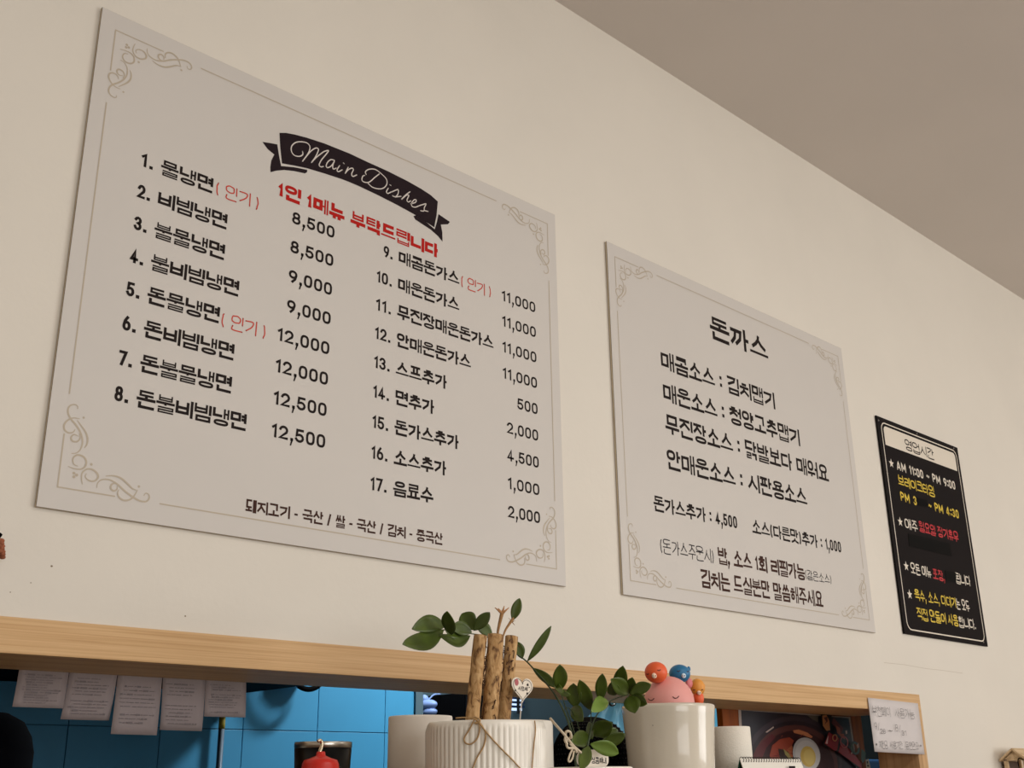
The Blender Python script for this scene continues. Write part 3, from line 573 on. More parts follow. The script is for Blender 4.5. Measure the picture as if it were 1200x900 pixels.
# poster on the cupboard
YP = .2022
po = thing('food_poster', 'dark poster of a noodle bowl with half a boiled egg, on the orange wood panel', 'poster', (at(935, 870, YP).x, YP, 1.25))
PX = lambda L_: [(860+x/7.5, 820+y/7.5) for x, y in L_]
pc = [0]
def pp_(pts, rgb, name='printed_shape', px=True, rough=.35):
    pc[0] += 1; b = bmesh.new(); q = pxpoly(PX(pts) if px else pts, YP); poly2(b, q, YP-.00025*pc[0])
    return off(obj(name, b, mat('poster_ink', rgb, rough), po), po)
def ell(cx, cy, rx, ry, a=0, n=28, a0=0, a1=360):
    c, s = math.cos(math.radians(a)), math.sin(math.radians(a)); out = []
    for k in range(n+(a1-a0 != 360)):
        t = math.radians(a0+(a1-a0)*k/n); x, y = rx*math.cos(t), ry*math.sin(t); out.append((cx+x*c-y*s, cy+x*s+y*c))
    return out
pp_([(38,78),(1022,152),(1085,600),(1100,700),(70,700)], (176, 160, 150), 'sheet')
pp_([(62,92),(1008,162),(1045,400),(1085,700),(90,700)], (38, 36, 46))
pp_([(640,135),(740,142),(735,220),(690,175)], (100, 94, 84)); pp_([(860,155),(1005,165),(1020,270),(900,210)], (12, 14, 20))
def clip(pts): return [(min(max(x, 95), 1060), min(max(y, 100), 690)) for x, y in pts]
pp_(clip(ell(520, 560, 430, 420)), (60, 52, 60)); pp_(clip(ell(525, 570, 400, 385)), (44, 36, 44)); pp_(clip(ell(530, 590, 380, 370)), (88, 52, 50)); pp_(clip(ell(535, 610, 345, 340)), (54, 28, 32))
pp_([(165,480),(230,380),(330,300),(360,330),(280,420),(240,520),(170,560)], (92, 38, 44)); pp_([(270,285),(340,235),(345,245),(285,290)], (190, 170, 160))
pp_([(305,490),(330,400),(400,345),(480,330),(520,360),(490,430),(440,470),(400,520),(330,560)], (150, 66, 48)); pp_([(510,270),(560,262),(640,290),(685,325),(672,338),(600,312),(520,292)], (196, 124, 84))
pp_([(380,430),(430,440),(500,500),(500,600),(420,600),(390,500)], (48, 32, 28)); pp_([(425,430),(470,470),(520,540),(500,550),(440,480)], (150, 140, 84)); pp_([(455,440),(500,400),(520,470),(500,520)], (170, 96, 62))
rn = random.Random(2)
for k in range(26):
    x, y = rn.uniform(310, 640), rn.uniform(330, 600); a = rn.uniform(-60, 40); l = rn.uniform(30, 70); c, s = math.cos(math.radians(a)), math.sin(math.radians(a))
    if x > 490 and y > 350: continue
    pp_([(x, y), (x+l*.5*c-4*s, y+l*.5*s-8), (x+l*c, y+l*s), (x+l*.5*c+4*s, y+l*.5*s+4)], rn.choice([(178, 92, 58), (120, 44, 36), (160, 76, 50), (92, 36, 34)]))
pp_(ell(620, 480, 118, 150, -18), (178, 176, 176)); pp_(ell(628, 490, 105, 135, -18), (196, 194, 192)); pp_(ell(632, 500, 66, 92, -10), (206, 176, 92)); pp_(ell(640, 505, 48, 70, -10), (214, 190, 112))
pp_([(760,400),(805,280),(900,330),(1010,440),(1100,560),(1105,640),(1000,540),(880,450)], (14, 12, 16)); pp_([(775,385),(812,285),(905,340),(885,445),(860,448)], (158, 22, 40)); pp_([(895,460),(920,370),(1010,450),(1100,560),(1105,610)], (158, 22, 40))
pp_([(780,385),(808,310),(800,390)], (226, 190, 190)); pp_([(740,130),(775,120),(835,140),(840,220),(825,285),(780,285),(748,240)], (16, 14, 18)); pp_([(752,140),(790,135),(815,190),(822,270),(790,275),(758,230)], (196, 134, 82)); pp_([(765,160),(785,190),(770,220),(800,190),(795,150)], (100, 50, 36))
pp_([(832,205),(850,160),(935,250),(925,300),(870,250)], (108, 44, 40)); pp_([(868,225),(905,250),(912,300),(940,300),(950,350),(915,330),(880,290)], (178, 92, 58))
def pring(cx, cy, rx, ry, w, rgb, a=0):
    o = ell(cx, cy, rx, ry, a); i = ell(cx, cy, rx-w, ry-w, a); pc[0] += 1; b = bmesh.new(); po_, pi_ = pxpoly(PX(o), YP-.00025*pc[0]), pxpoly(PX(i), YP-.00025*pc[0]); n = len(o)
    vo = [b.verts.new((x, YP-.00025*pc[0], z)) for x, z in po_]; vi = [b.verts.new((x, YP-.00025*pc[0], z)) for x, z in pi_]
    for k in range(n): b.faces.new((vo[k], vo[(k+1) % n], vi[(k+1) % n], vi[k]))
    off(obj('poster_letter', b, mat('poster_ink', rgb, .35), po), po)
pring(888, 335, 24, 32, 10, (216, 150, 100)); pring(970, 372, 36, 52, 9, (196, 90, 96), -8); pp_([(950,275),(965,270),(968,300),(955,305)], (220, 200, 190)); pp_([(1000,470),(1015,440),(1020,465),(1005,480)], (230, 200, 195))
pring(1065, 425, 42, 62, 12, (14, 20, 16), -15); pring(1065, 425, 34, 52, 12, (38, 84, 58), -15); pp_([(1090,430),(1130,470),(1120,540),(1100,560),(1085,520)], (30, 70, 48)); pp_([(1045,400),(1062,380),(1068,420),(1052,430)], (200, 150, 120))
pp_([(1125,530),(1150,520),(1170,610),(1130,610)], (178, 160, 130)); pp_([(1132,540),(1146,540),(1148,562),(1134,562)], (40, 34, 34)); pp_([(1136,572),(1152,572),(1155,590),(1138,590)], (40, 34, 34))
# ------------------------------------------------------------------ things on the counter
CT = 1.14
ct = thing('counter', 'long counter carrying the pots below the hatch', 'counter', (1.5, -.26, 0))
off(obj('worktop', BX((OX0-.2, -.52, CT-.04), (3.2, -.005, CT)), M['stone'], ct, bevel=.003), ct)
off(obj('front_panel', BX((OX0-.15, -.46, 0), (3.15, -.005, CT-.0401)), M['oakv'], ct), ct)
def cyl(u, v, cx, cy, r):
    d = ray(u, v); o = CAM-Vector((cx, cy, 0)); a = d.x**2+d.y**2; b = 2*(o.x*d.x+o.y*d.y); c = o.x**2+o.y**2-r*r
    disc = b*b-4*a*c; t = (-b-math.sqrt(max(disc, 0)))/(2*a); return CAM+d*t
def spot(u0, u1, v, Y):                     # centre and radius of a round thing whose sides show at u0 and u1
    p = at((u0+u1)/2, v, Y); return p.x, Y, (u1-u0)/2*mpp((u0+u1)/2, v, Y)
def rimz(u, v, cx, cy, r): return cyl(u, v, cx, cy, r*.97).z
# black tumbler
x, y, r = spot(345, 412, 880, -.1); z = rimz(380, 868.5, x, y, r); z2 = rimz(380, 875.5, x, y, r)
t = thing('tumbler', 'black tumbler with a steel rim, below the blue tiles', 'cup', (x, y, CT))
off(obj('cup_body', lathe([(r*.78, CT+.001), (r*.82, CT+.004), (r*.99, z2), (r*.93, z2), (r*.75, CT+.02), (.001, CT+.02)], x, y), M['blackgloss'], t, True), t)
off(obj('steel_rim', lathe([(r*.93, z2-.002), (r, z2), (r*1.0, z-.001), (r*.985, z), (r*.95, z-.002), (r*.93, z2)], x, y), M['steel'], t, True), t)
# red cap with a twisted hook, in front of the tumbler
x, y, r = spot(354, 397, 895, -.2); za = at(376, 886, y).z
t = thing('red_ornament', 'red cone-shaped ornament with a bent silver hook, before the black tumbler', 'ornament', (x, y, CT))
e = mpp(376, 890, y)
off(obj('red_body', lathe([(r*1.05, CT+.001), (r*1.15, za-.05), (r*1.0, za-9*e), (r*.9, za-4.5*e), (r*.55, za-2.2*e), (5.5*e, za+.5*e), (5*e, za+4*e), (4.3*e, za+5*e), (.001, za+5*e)], x, y, 40), M['redplastic'], t, True), t)
off(obj('hook', tube([at(376.5, 886, y), at(375, 881, y), at(376.5, 876, y), at(377.5, 871, y), at(375, 867.5, y), at(372.5, 869, y)], lambda s: e*(2.7-.9*s), 12), mat('hook_silver', (215, 200, 175), .25, metal=1), t, True), t)
# pale roll left, ribbed pot, pale pot behind it
x, y, r = spot(454.5, 530, 880, -.13); z = rimz(492, 837.5, x, y, r)
tag(obj('white_vase', lathe([(r*.97, CT+.001), (r, CT+.01), (r, z-.003), (r*.985, z), (r*.9, z), (r*.9, z-.06), (.001, z-.06)], x, y, 72), M['matte'], smooth=True), 'plain matte white cylinder pot left of the ribbed pot', 'pot')
x, y, r = spot(566, 648.5, 880, -.19); z = rimz(612, 843, x, y, r)
tag(obj('cream_vase', lathe([(r*.97, CT+.001), (r, CT+.01), (r, z-.006), (r*.97, z-.001), (r*.92, z), (r*.88, z-.05), (.001, z-.05)], x, y, 72), M['ceramic'], smooth=True), 'smooth cream pot peeking out right behind the ribbed pot', 'pot')
x, y, r = spot(498, 641.5, 880, -.31); z = rimz(570, 843, x, y, r); RX, RY, RR, RZ = x, y, r, z
t = thing('ribbed_pot', 'white ribbed ceramic flower pot tied with jute twine', 'pot', (x, y, CT))
nr = 68; prof = [(r*.86, CT+.001), (r*.88, CT+.006), (r*.97, CT+.06), (r*.985, z-.012), (r*.985, z-.008), (r*.965, z-.003), (r*.94, z), (r*.88, z), (r*.86, z-.03), (.001, z-.03)]
off(obj('pot_body', lathe(prof, x, y, nr*8, rib=lambda a, k: (.0016*abs(math.sin(a*nr/2))-.0006) if k in (1, 2, 3) else 0), M['ceramic'], t, True), t)
off(obj('soil', lathe([(r*.85, z-.028), (r*.5, z-.018), (.001, z-.016)], x, y, 40), M['soil'], t, True), t)
P = lambda u, v, k=1.015: cyl(u, v, RX, RY, RR*k)
tw = thing('jute_twine', 'thin brown jute twine tied in a bow around the ribbed pot', 'twine', (x, y-r, CT))
e = mpp(560, 870, RY-RR)
bmt = tube([P(534, 841.5, 1.0), P(545, 841, 1.01), P(555, 842.5, 1.02), P(560, 845, 1.02), P(566, 853, 1.02), P(575, 864), P(588, 878), P(600, 890), P(612, 903)], .9*e, 8)
tube([P(556, 843), P(550, 855), P(544, 865), P(546, 871), P(553, 871.5), P(560, 864), P(562, 852), P(558, 844)], .9*e, 8, bmt)
tube([P(558, 843), P(564, 849), P(569, 860), P(567, 874), P(559, 888), P(553, 903)], .9*e, 8, bmt)
tube([P(552, 842), P(557, 840.5), P(562, 843), P(561, 847), P(556, 847)], 1.3*e, 8, bmt)
tube([P(626.5, 844.5, 1.0), P(627.5, 855), P(626, 870), P(624.5, 885), P(623, 905)], .8*e, 8, bmt)
off(obj('strand', bmt, M['twine'], tw, True), tw)
# three cut canes
cn = [((563, 745), (553.5, 844), 15.5, 4.5, .06), ((581, 744), (573.3, 844), 18.5, 0, -.1), ((599.5, 746), (590.5, 844), 14.5, -1, .2)]
lab = ['leftmost of the three upright cut brown canes in the ribbed pot', 'middle of the three cut brown canes, thickest and smooth', 'rightmost of the three upright cut brown canes, beside the heart pick']
for k, ((tu, tv), (bu, bv), w_, _, ph) in enumerate(cn):
    yy = RY+(-.02, -.028, -.012)[k]; 
    a, b_ = at(bu, bv, yy), at(tu, tv, yy); d = b_-a; a = a-d*(.035/d.length); e = mpp(tu, tv, yy); rr = w_/2*e
    t = thing('plant_cane', lab[k], 'cane', a, 'cut canes in the ribbed pot'); n = 28; m_ = 40; rn = random.Random(k+5)
    bb = bmesh.new(); dz = (b_-a).normalized(); ux = dz.cross(Vector((0, 1, 0))).normalized(); uy = dz.cross(ux); rings = []
    kn = [rn.uniform(.1, .95) for _ in range(3)]
    for i in range(m_+1):
        s = i/m_; c = a.lerp(b_, s); bump = sum(.07*math.exp(-((s-q)/.02)**2) for q in kn); ring = []
        for j in range(n):
            an = 2*PI*j/n; f = 1+.05*math.sin(3*an+ph*20+s*4)+.03*math.sin(7*an+s*23+k)+.015*rn.uniform(-1, 1)+bump*(.5+.5*math.sin(an+k))
            ring.append(bb.verts.new(c+(ux*math.cos(an)+uy*math.sin(an))*rr*f))
        rings.append(ring)
    for p, q in zip(rings, rings[1:]):
        for j in range(n): bb.faces.new((p[j], p[(j+1) % n], q[(j+1) % n], q[j]))
    bb.faces.new(rings[-1]); off(obj('cane_stem', bb, M['bark'], t, True), t)
    bb = bmesh.new(); c = b_+dz*.0004; bb.faces.new([bb.verts.new(c+(ux*math.cos(2*PI*j/20)+uy*math.sin(2*PI*j/20))*rr*.9) for j in range(20)]); off(obj('cut_face', bb, mat('cut_wood', (170, 138, 98), .8, .2, 80), t), t)
    bb = bmesh.new(); rn = random.Random(k+30)
    for q in range(26 if k != 1 else 12):
        s = rn.uniform(.55, .97) if k != 1 else rn.uniform(.1, .9); an = (rn.uniform(2.2, 4.2) if k == 0 else rn.uniform(0, 6.28)); c = a.lerp(b_, s)+(ux*math.cos(an)+uy*math.sin(an))*rr*1.0
        o_ = (ux*math.cos(an)+uy*math.sin(an))*rr; tube([c, c+o_*.18+Vector((rn.uniform(-1, 1), 0, rn.uniform(-1, 1)))*.003, c+o_*.12+Vector((rn.uniform(-1, 1), 0, -rn.uniform(.5, 3)))*.004], .0006, 5, bb, 3)
    off(obj('root_hairs', bb, mat('root_brown', (72, 46, 34), .9), t, True), t)
# heart pick
yh = RY-.035; e = mpp(612, 807, yh)
t = thing('heart_pick', 'small white heart-shaped plant pick with a red dot, in the ribbed pot', 'pick', (at(612, 840, yh).x, yh, RZ-.02))
hp = []
for k in range(44):
    a = 2*PI*k/44; hx = 16*math.sin(a)**3; hy = 13*math.cos(a)-5*math.cos(2*a)-2*math.cos(3*a)-math.cos(4*a); hp.append((hx/16, hy/14.5))
hc = at(612.3, 806.5, yh)
def heart(k, Y): return [(hc.x+x*13*e*k*1.33+z*.0*e, hc.z+(z-.0)*14.2*e*k+x*(-.06)*13*e) for x, z in hp]
b = bmesh.new(); poly2(b, heart(1, yh), yh, .0012); hpl = off(obj('heart_plate', b, M['card'], t), t)
b = bmesh.new(); ribbon(b, heart(.86, 0), .5*e, yh-.0003, True); text(b, '사랑해', hc.x-7*e, hc.x+8*e, hc.z-.5*e, 5*e, .5*e, yh-.0003, cap='round', jit=.05); obj('heart_print', b, M['pen'], hpl)
b = bmesh.new(); q = at(605.3, 799.5, yh); poly2(b, [(q.x+3.2*e*math.cos(k*PI/6), q.z+4*e*math.sin(k*PI/6)) for k in range(12)], yh-.0004); obj('red_dot', b, mat('heart_red', (160, 40, 46), .4), hpl)
b = bmesh.new()
for u, v, s in ((618.3, 802.5, 1.6), (604, 809, 1.2), (617.8, 812.8, 1.5), (620, 805.5, .8)): q = at(u, v, yh); poly2(b, [(q.x+s*e*math.cos(k*PI/4), q.z+s*e*math.sin(k*PI/4)) for k in range(8)], yh-.0004)
obj('black_dot', b, M['ink'], hpl)
off(obj('pick_stick', tube([at(611.3, 821, yh+.001), at(609.3, 843, yh+.001), at(607.8, 858, yh+.001)], .75*e, 8, smooth=1), M['wire'], t, True), t)
# small pot with the arching plant
x, y, r = spot(636, 741, 898, -.36); z = at(690, 898, y-r).z; SX, SY, SZ = x, y, z
t = thing('small_pot', 'low cream pot at the bottom edge holding the green leafy plant', 'pot', (x, y, CT))
off(obj('pot_body', lathe([(r*.75, CT+.001), (r*.8, CT+.01), (r*.98, z-.008), (r, z-.006), (r, z-.001), (r*.97, z), (r*.9, z), (r*.88, z-.02), (.001, z-.02)], x, y, 72), M['ceramic'], t, True), t)
off(obj('soil', lathe([(r*.87, z-.018), (.001, z-.012)], x, y, 40), M['soil'], t, True), t)
plant = thing('leafy_plant', 'arching glossy green plant growing from the low cream pot', 'plant', (x, y, z-.01))
def leaf(bp, tp, wpx, Yb, Yt, tilt=0, droop=0, m='leaf', ser=0):
    a, c = at(*bp, Yb), at(*tp, Yt); e = mpp(*bp, Yb); W = wpx/2*e; d = c-a; L_ = d.length
    view = (CAM-(a+c)/2).normalized(); ax = d.normalized(); side = ax.cross(view).normalized(); nr_ = side.cross(ax).normalized()
    side = (Matrix.Rotation(math.radians(tilt), 3, ax) @ side); nr2 = side.cross(ax).normalized()
    if nr2.dot(view) < 0: nr2 = -nr2
    W = W/max(.35, abs(math.cos(math.radians(tilt)))); bm = bmesh.new(); G = []; n = 12
    for i in range(n+1):
        s = i/n; hw = W*max(.02, (math.sin(PI*s**1.12)**.7)*1.08) if 0 < s < 1 else W*.04
        c_ = a+d*s+Vector((0, 0, 1))*droop*L_*math.sin(PI*s)+nr2*.0
        G.append([bm.verts.new(c_+side*hw*q+nr2*(hw*.28*abs(q)**1.3-.06*L_*math.sin(PI*s)*0)) for q in (-1, -.55, 0, .55, 1)])
    for i in range(n):
        for k in range(4): bm.faces.new((G[i][k], G[i][k+1], G[i+1][k+1], G[i+1][k]))
    o = off(obj('leaf', bm, M[m], plant, True), plant); sd = o.modifiers.new('s', 'SOLIDIFY'); sd.thickness = .0007
    return o
YB = -.255
for a in (((520, 738), (472, 755), 20, -.25, -.29, 15, -.06), ((523, 733), (483, 737), 18, -.25, -.27, 10, .06), ((529, 744), (524, 716.5), 14, -.26, -.29, -30, 0), ((551, 745), (515, 745), 13, -.25, -.26, 35, -.13),
 ((553, 741), (529, 735), 15, -.255, -.25, 20, .05), ((556, 738), (541, 719), 20, -.255, -.24, 0, .05), ((555, 739), (574, 717.5), 13, -.27, -.29, 0, 0), ((577, 744), (559, 734), 13, -.255, -.25, 20, .08), ((540, 745), (521, 736), 15, -.25, -.25, 30, 0),
 ((612, 772), (606, 752), 11, -.25, -.25, 10, 0), ((618, 775), (646, 733.5), 9, -.26, -.29, 5, -.03), ((624, 783), (653, 806), 10, -.27, -.29, 10, .03),
 ((656, 810), (656, 779), 16, -.32, -.34, 10, 0), ((674, 829), (672, 801), 17, -.33, -.34, -15, 0), ((692, 832), (679, 797), 15, -.33, -.36, 0, .0), ((703, 822), (706, 789.5), 13, -.34, -.36, 0, 0),
 ((670, 829), (683, 845), 15, -.33, -.36, 15, .05), ((724, 812), (730, 780.5), 15, -.33, -.36, 0, 0), ((737, 813), (716, 796), 17, -.34, -.36, 10, 0), ((737, 813), (741, 794), 12, -.34, -.36, 0, 0),
 ((738, 814), (763, 802), 13, -.35, -.38, 0, .05), ((740, 815), (758, 825), 13, -.35, -.38, 15, 0), ((738, 815), (744, 835.5), 18, -.35, -.38, 0, 0),
 ((694, 862), (717, 847), 19, -.34, -.38, 15, .03), ((691, 863), (669.5, 869), 17, -.34, -.38, 0, 0), ((704, 873), (733, 860), 13, -.33, -.36, 20, 0), ((690, 874), (681, 902), 14, -.40, -.425, 0, 0), ((690, 846), (694, 866), 9, -.33, -.35, 30, 0), ((721, 815), (716, 800), 14, -.335, -.35, 0, 0), ((707, 868), (724, 855), 14, -.33, -.34, 25, 0)): leaf(*a)
for a in (((653, 810), (668, 814), 6, -.32, -.35, 30, .0), ((713, 822), (693, 834), 15, -.34, -.37, 0, .05), ((692, 872), (725, 883), 16, -.405, -.42, 15, .05), ((649, 800), (660, 812), 7, -.31, -.34, 20, 0)): leaf(*a, m='leaf2')
def stem(px, r0, r1):
    off(obj('stem', tube([at(u, v, Y) for u, v, Y in px], lambda s: (r0+(r1-r0)*s)*.00052, 8), M['stem'], plant, True), plant)
stem([(676, 905, SY), (673, 880, -.35), (669, 856, -.34), (661, 834, -.33), (652, 817, -.32), (642, 803, -.30), (628, 787, -.28), (617, 775, -.265), (606, 767, -.255), (590, 757, -.25), (570, 746, -.25), (548, 742, -.25), (520, 738, -.25)], 3.4, 1.3)
stem([(680, 905, SY), (678, 880, -.35), (672, 855, -.34), (664, 832, -.33), (657, 812, -.32)], 2.6, 1.4)
stem([(686, 905, SY), (690, 868, -.36), (697, 842, -.35), (712, 824, -.34), (726, 817, -.34), (738, 814, -.35)], 2.2, 1.2)
stem([(684, 905, SY), (689, 870, -.36), (692, 850, -.35), (693, 834, -.34), (697, 826, -.34), (704, 822, -.34)], 2, 1); stem([(684, 905, SY), (685, 880, -.36), (676, 845, -.34), (673, 828, -.33)], 1.8, 1)
stem([(690, 905, SY), (694, 880, -.36), (705, 872, -.35)], 1.8, 1); stem([(672, 838, -.34), (669, 832, -.345), (665, 829, -.345), (661, 832, -.34)], 1.6, .8)
# dry shoots at the top of the canes
sh = thing('dry_shoot', 'dry brown shoot standing up behind the canes', 'shoot', at(583, 742, RY)); q = RY-.005
off(obj('stem', tube([at(583, 748, q), at(583.5, 740, q), at(586, 728, q), at(588.5, 718, q)], lambda s: (2.2+3.2*s)*.00055, 8), M['dry'], sh, True), sh)
b = bmesh.new(); [tube([at(588.5, 719, q), at(u, v, q-.004)], lambda s: (4.2-3.2*s)*.00055, 6, b, 1) for u, v in ((580, 712), (584, 713), (591, 710), (596.5, 712))]
off(obj('dry_bract', b, mat('bract', (176, 128, 84), .8), sh, True), sh)
sh = thing('leafed_shoot', 'short brown shoot tipped with one upright green leaf above the canes', 'shoot', at(590, 742, RY))
off(obj('stem', tube([at(589, 748, q), at(592, 739, q), at(597, 731, q), at(602, 724, q)], lambda s: (1.8+2.6*s)*.00055, 8), M['dry'], sh, True), sh)
b = bmesh.new(); [tube([at(600, 729, q), at(u, v, q-.003)], lambda s: (1.4-1.1*s)*.00055, 6, b, 1) for u, v in ((603.5, 733), (596, 724), (604, 727))]; off(obj('dry_bract', b, M['dry'], sh, True), sh)
o = leaf((600.5, 727), (609, 701), 11, q, q-.01, 0, -.02); o.parent = sh; off(o, sh)
# ribbon and tag on the small plant
yr_ = -.43; t = thing('ribbon_bow', 'pale ribbon tied in a bow left of the leafy plant', 'ribbon', at(665, 865, yr_)); e = mpp(665, 865, yr_); S_ = lambda u, v, k=0: at(u, v, yr_+k)
b = tube([S_(645, 842, .04), S_(650, 848, .02), (S_(657, 856)), S_(664, 864), S_(672, 874), S_(681, 882)], 1.5*e, 8)
tube([S_(662, 862), S_(664, 857, -.003), S_(668, 858, -.004), S_(669.5, 864, -.003), S_(667, 865)], 1.5*e, 8, b); tube([S_(663, 860), S_(662, 868), S_(665, 872)], 1.3*e, 8, b)
tube([S_(668, 872), S_(671, 876), S_(668, 884), S_(666, 891), S_(668, 892.5), S_(671, 888), S_(672.5, 880)], 1.1*e, 8, b); tube([S_(664, 866), S_(665, 876), S_(673, 877), S_(676, 882)], 1.4*e, 8, b)
off(obj('band', b, M['ribbon'], t, True), t)
yt = -.40; cq = at(695, 889.5, yt); e = mpp(695, 889, yt); t = thing('plant_tag', 'oval white name tag at the foot of the leafy plant', 'tag', (cq.x, yt, SZ))
b = bmesh.new(); poly2(b, [(cq.x+21*e*1.3*math.copysign(abs(math.cos(a))**.6, math.cos(a)), cq.z+10.5*e*math.copysign(abs(math.sin(a))**.8, math.sin(a))) for a in [2*PI*k/32 for k in range(32)]], yt, .0012); tpl = off(obj('tag_plate', b, M['card'], t), t)
b = bmesh.new(); text(b, '상콤하네', cq.x-3*e, cq.x+23*e, cq.z-1.5*e, 7*e, .8*e, yt-.0004, cap='round', jit=.04); obj('tag_writing', b, M['pen'], tpl)
off(obj('tag_stick', tube([(cq.x, yt+.0015, cq.z), (cq.x, yt+.0015, SZ-.015)], .0012, 8, smooth=1), M['wire'], t, True), t)
# black mesh dome between the pots
x, y, r = spot(646, 742, 900, -.10); zc = at(692, 838, y-.02).z-r
t = thing('mesh_dome', 'black round perforated dome behind the leafy plant', 'speaker', (x, y, CT)); b = bmesh.new(); ball(b, (x, y, zc), r*.985, 40); off(obj('dome_core', b, M['blacksat'], t, True), t)
b = bmesh.new(); rn = random.Random(1)
for i in range(5, 20):
    ph = math.radians(90-i*6.5)
    for k in range(60):
        th = 2*PI*(k+.5*(i % 2))/60
        if not (PI*.9 < th < 2*PI): continue
        c = Vector((x+r*math.cos(ph)*math.cos(th), y+r*math.cos(ph)*math.sin(th), zc+r*math.sin(ph))); n_ = (c-Vector((x, y, zc))).normalized(); bmesh.ops.create_icosphere(b, subdivisions=1, radius=.0015, matrix=Matrix.Translation(c-n_*.0006))
o = off(obj('mesh_studs', b, M['blackgloss'], t, True), t); o['kind'] = 'stuff'
off(obj('foot', lathe([(r*.5, CT+.001), (r*.4, CT+.01), (r*.4, zc-r*.85)], x, y, 32), M['blacksat'], t, True), t)
# hanging light blue bag
def bagp(L_): return [(680+a/15, 800+b/15) for a, b in L_]
yb = .212; t = thing('blue_bag', 'crumpled light blue plastic bag hanging on a black hook behind the black dome', 'bag', at(716, 830, yb)); b = bmesh.new(); G = []
TL_, TR_, BR_, BL_ = at(701, 822, yb), at(745, 822, yb), at(750, 872, yb), at(676, 860, yb)
for i in range(15):
    s = i/14; row = []
    for k in range(25):
        u = k/24; p_ = TL_.lerp(TR_, u).lerp(BL_.lerp(BR_, u), s); p_.y += .008*math.sin(u*21+s*2.3)*(.3+s)+.006*math.sin(u*43-s*5); row.append(b.verts.new(p_))
    G.append(row)
for i in range(14):
    for k in range(24): b.faces.new((G[i][k], G[i][k+1], G[i+1][k+1], G[i+1][k]))
o = off(obj('bag_sheet', b, M['bag'], t, True), t); o.modifiers.new('s', 'SOLIDIFY').thickness = .001
off(obj('hook', tube([Vector((at(714.5, 822, .188).x, .188, OZ1+.0005)), at(714.5, 823.5, .188), at(715, 826, .190), at(718, 827, .195), at(721, 825, .2)], .0022, 8), M['blackgloss'], t, True), t)
# big glazed pot and pig figurines
x, y, r = spot(729.5, 838.5, 850, -.27); z = rimz(785, 823.3, x, y, r); GX, GY, GR, GZ = x, y, r, z
t = thing('large_pot', 'large glazed off-white pot holding the pig figurines', 'pot', (x, y, CT))
off(obj('pot_body', lathe([(r*.80, CT+.001), (r*.84, CT+.006), (r*.93, z-.075), (r*.955, z-.045), (r*.985, z-.015), (r*1.0, z-.006), (r*.99, z-.001), (r*.96, z), (r*.92, z-.003), (r*.9, z-.055), (.001, z-.055)], x, y, 96), M['glaze'], t, True), t)
b = bmesh.new()
for u, v in ((757.5, 839), (765, 850)): c = cyl(u, v, GX, GY, GR*.965); ball(b, c, .0007, 8)
off(obj('glaze_speck', b, M['brown'], t, True), t)
off(obj('soil', lathe([(r*.89, z-.05), (.001, z-.042)], x, y, 40), M['soil'], t, True), t)
def pig(name, label, u, v, rx, rz, Y, mbody, msn, face, ears=(), yaw=0):
    c = at(u, v, Y); e = mpp(u, v, Y); t = thing(name, label, 'figurine', (c.x, c.y, c.z-rz*e), 'pig figurines in the large pot')
    b = bmesh.new(); ball(b, c, (rx*e, rx*e*.92, rz*e), 32); off(obj('head', b, mbody, t, True), t)
    def surf(uu, vv):
        d = ray(uu, vv); o_ = CAM-c; s = Vector((1/(rx*e), 1/(rx*e*.92), 1/(rz*e))); D = Vector((d.x*s.x, d.y*s.y, d.z*s.z)); O = Vector((o_.x*s.x, o_.y*s.y, o_.z*s.z))
        A_, B_, C_ = D.dot(D), 2*O.dot(D), O.dot(O)-1; q = max(B_*B_-4*A_*C_, 0); return CAM+d*((-B_-math.sqrt(q))/(2*A_))-ray(uu, vv).normalized()*.0003
    su, sv, sr = face['snout'] if face.get('snout') else (0, 0, 0)
    if sr:
        p_ = surf(su, sv); b = bmesh.new(); ball(b, p_, (sr*e, sr*e*.6, sr*e*.85), 20); so = off(obj('snout', b, msn, t, True), t)
        b = bmesh.new(); vw = (CAM-p_).normalized()
        for k in (-1, 1): ball(b, p_+vw*sr*e*.72+rt*k*sr*.38*e, (.0007, .0007, .0011), 8)
        obj('nostril', b, M['lash'], so, True)
    b = bmesh.new()
    for eu, ev, ew in face['eyes']: tube([surf(eu-ew, ev-ew*.35), surf(eu-ew*.4, ev+ew*.15), surf(eu+ew*.4, ev+ew*.1), surf(eu+ew, ev-ew*.5)], .45*e*max(1, ew/3.5), 6, b)
    off(obj('closed_eye', b, M['lash'], t, True), t)
    for (eu, ev, er, me_) in ears:
        p_ = at(eu, ev, Y-.002); b = bmesh.new(); ball(b, p_, (er*e, er*e*.6, er*e*1.1), 16); off(obj('ear', b, me_, t, True), t)
    return t
pig('pink_pig', 'largest pink pig figurine, peeking over the large pot rim', 784.5, 824.5, 31, 31, GY, M['pink'], M['snout'], {'eyes': [(763, 820, 3.4), (792, 817.5, 3.6)]}, [(807.5, 800.5, 5.6, M['rose'])])
pig('orange_pig', 'round orange pig figurine on top of the pink pig', 768.8, 788, 14, 12.2, GY-.005, M['orange'], M['snout'], {'snout': (766.8, 791.8, 3.8), 'eyes': [(759, 790, 1.2), (772.3, 785.5, 1.7)]}, [(777.5, 781, 2, M['orange'])])
pig('blue_pig', 'blue pig figurine on the pink pig, right of the orange one', 796.5, 789.5, 13, 10.5, GY+.002, M['blue'], M['bluesn'], {'snout': (801.3, 791.8, 3.3), 'eyes': [(795.2, 786.5, 1.7), (806, 787, 1)]}, [(807.2, 783.8, 2.7, M['blue'])])
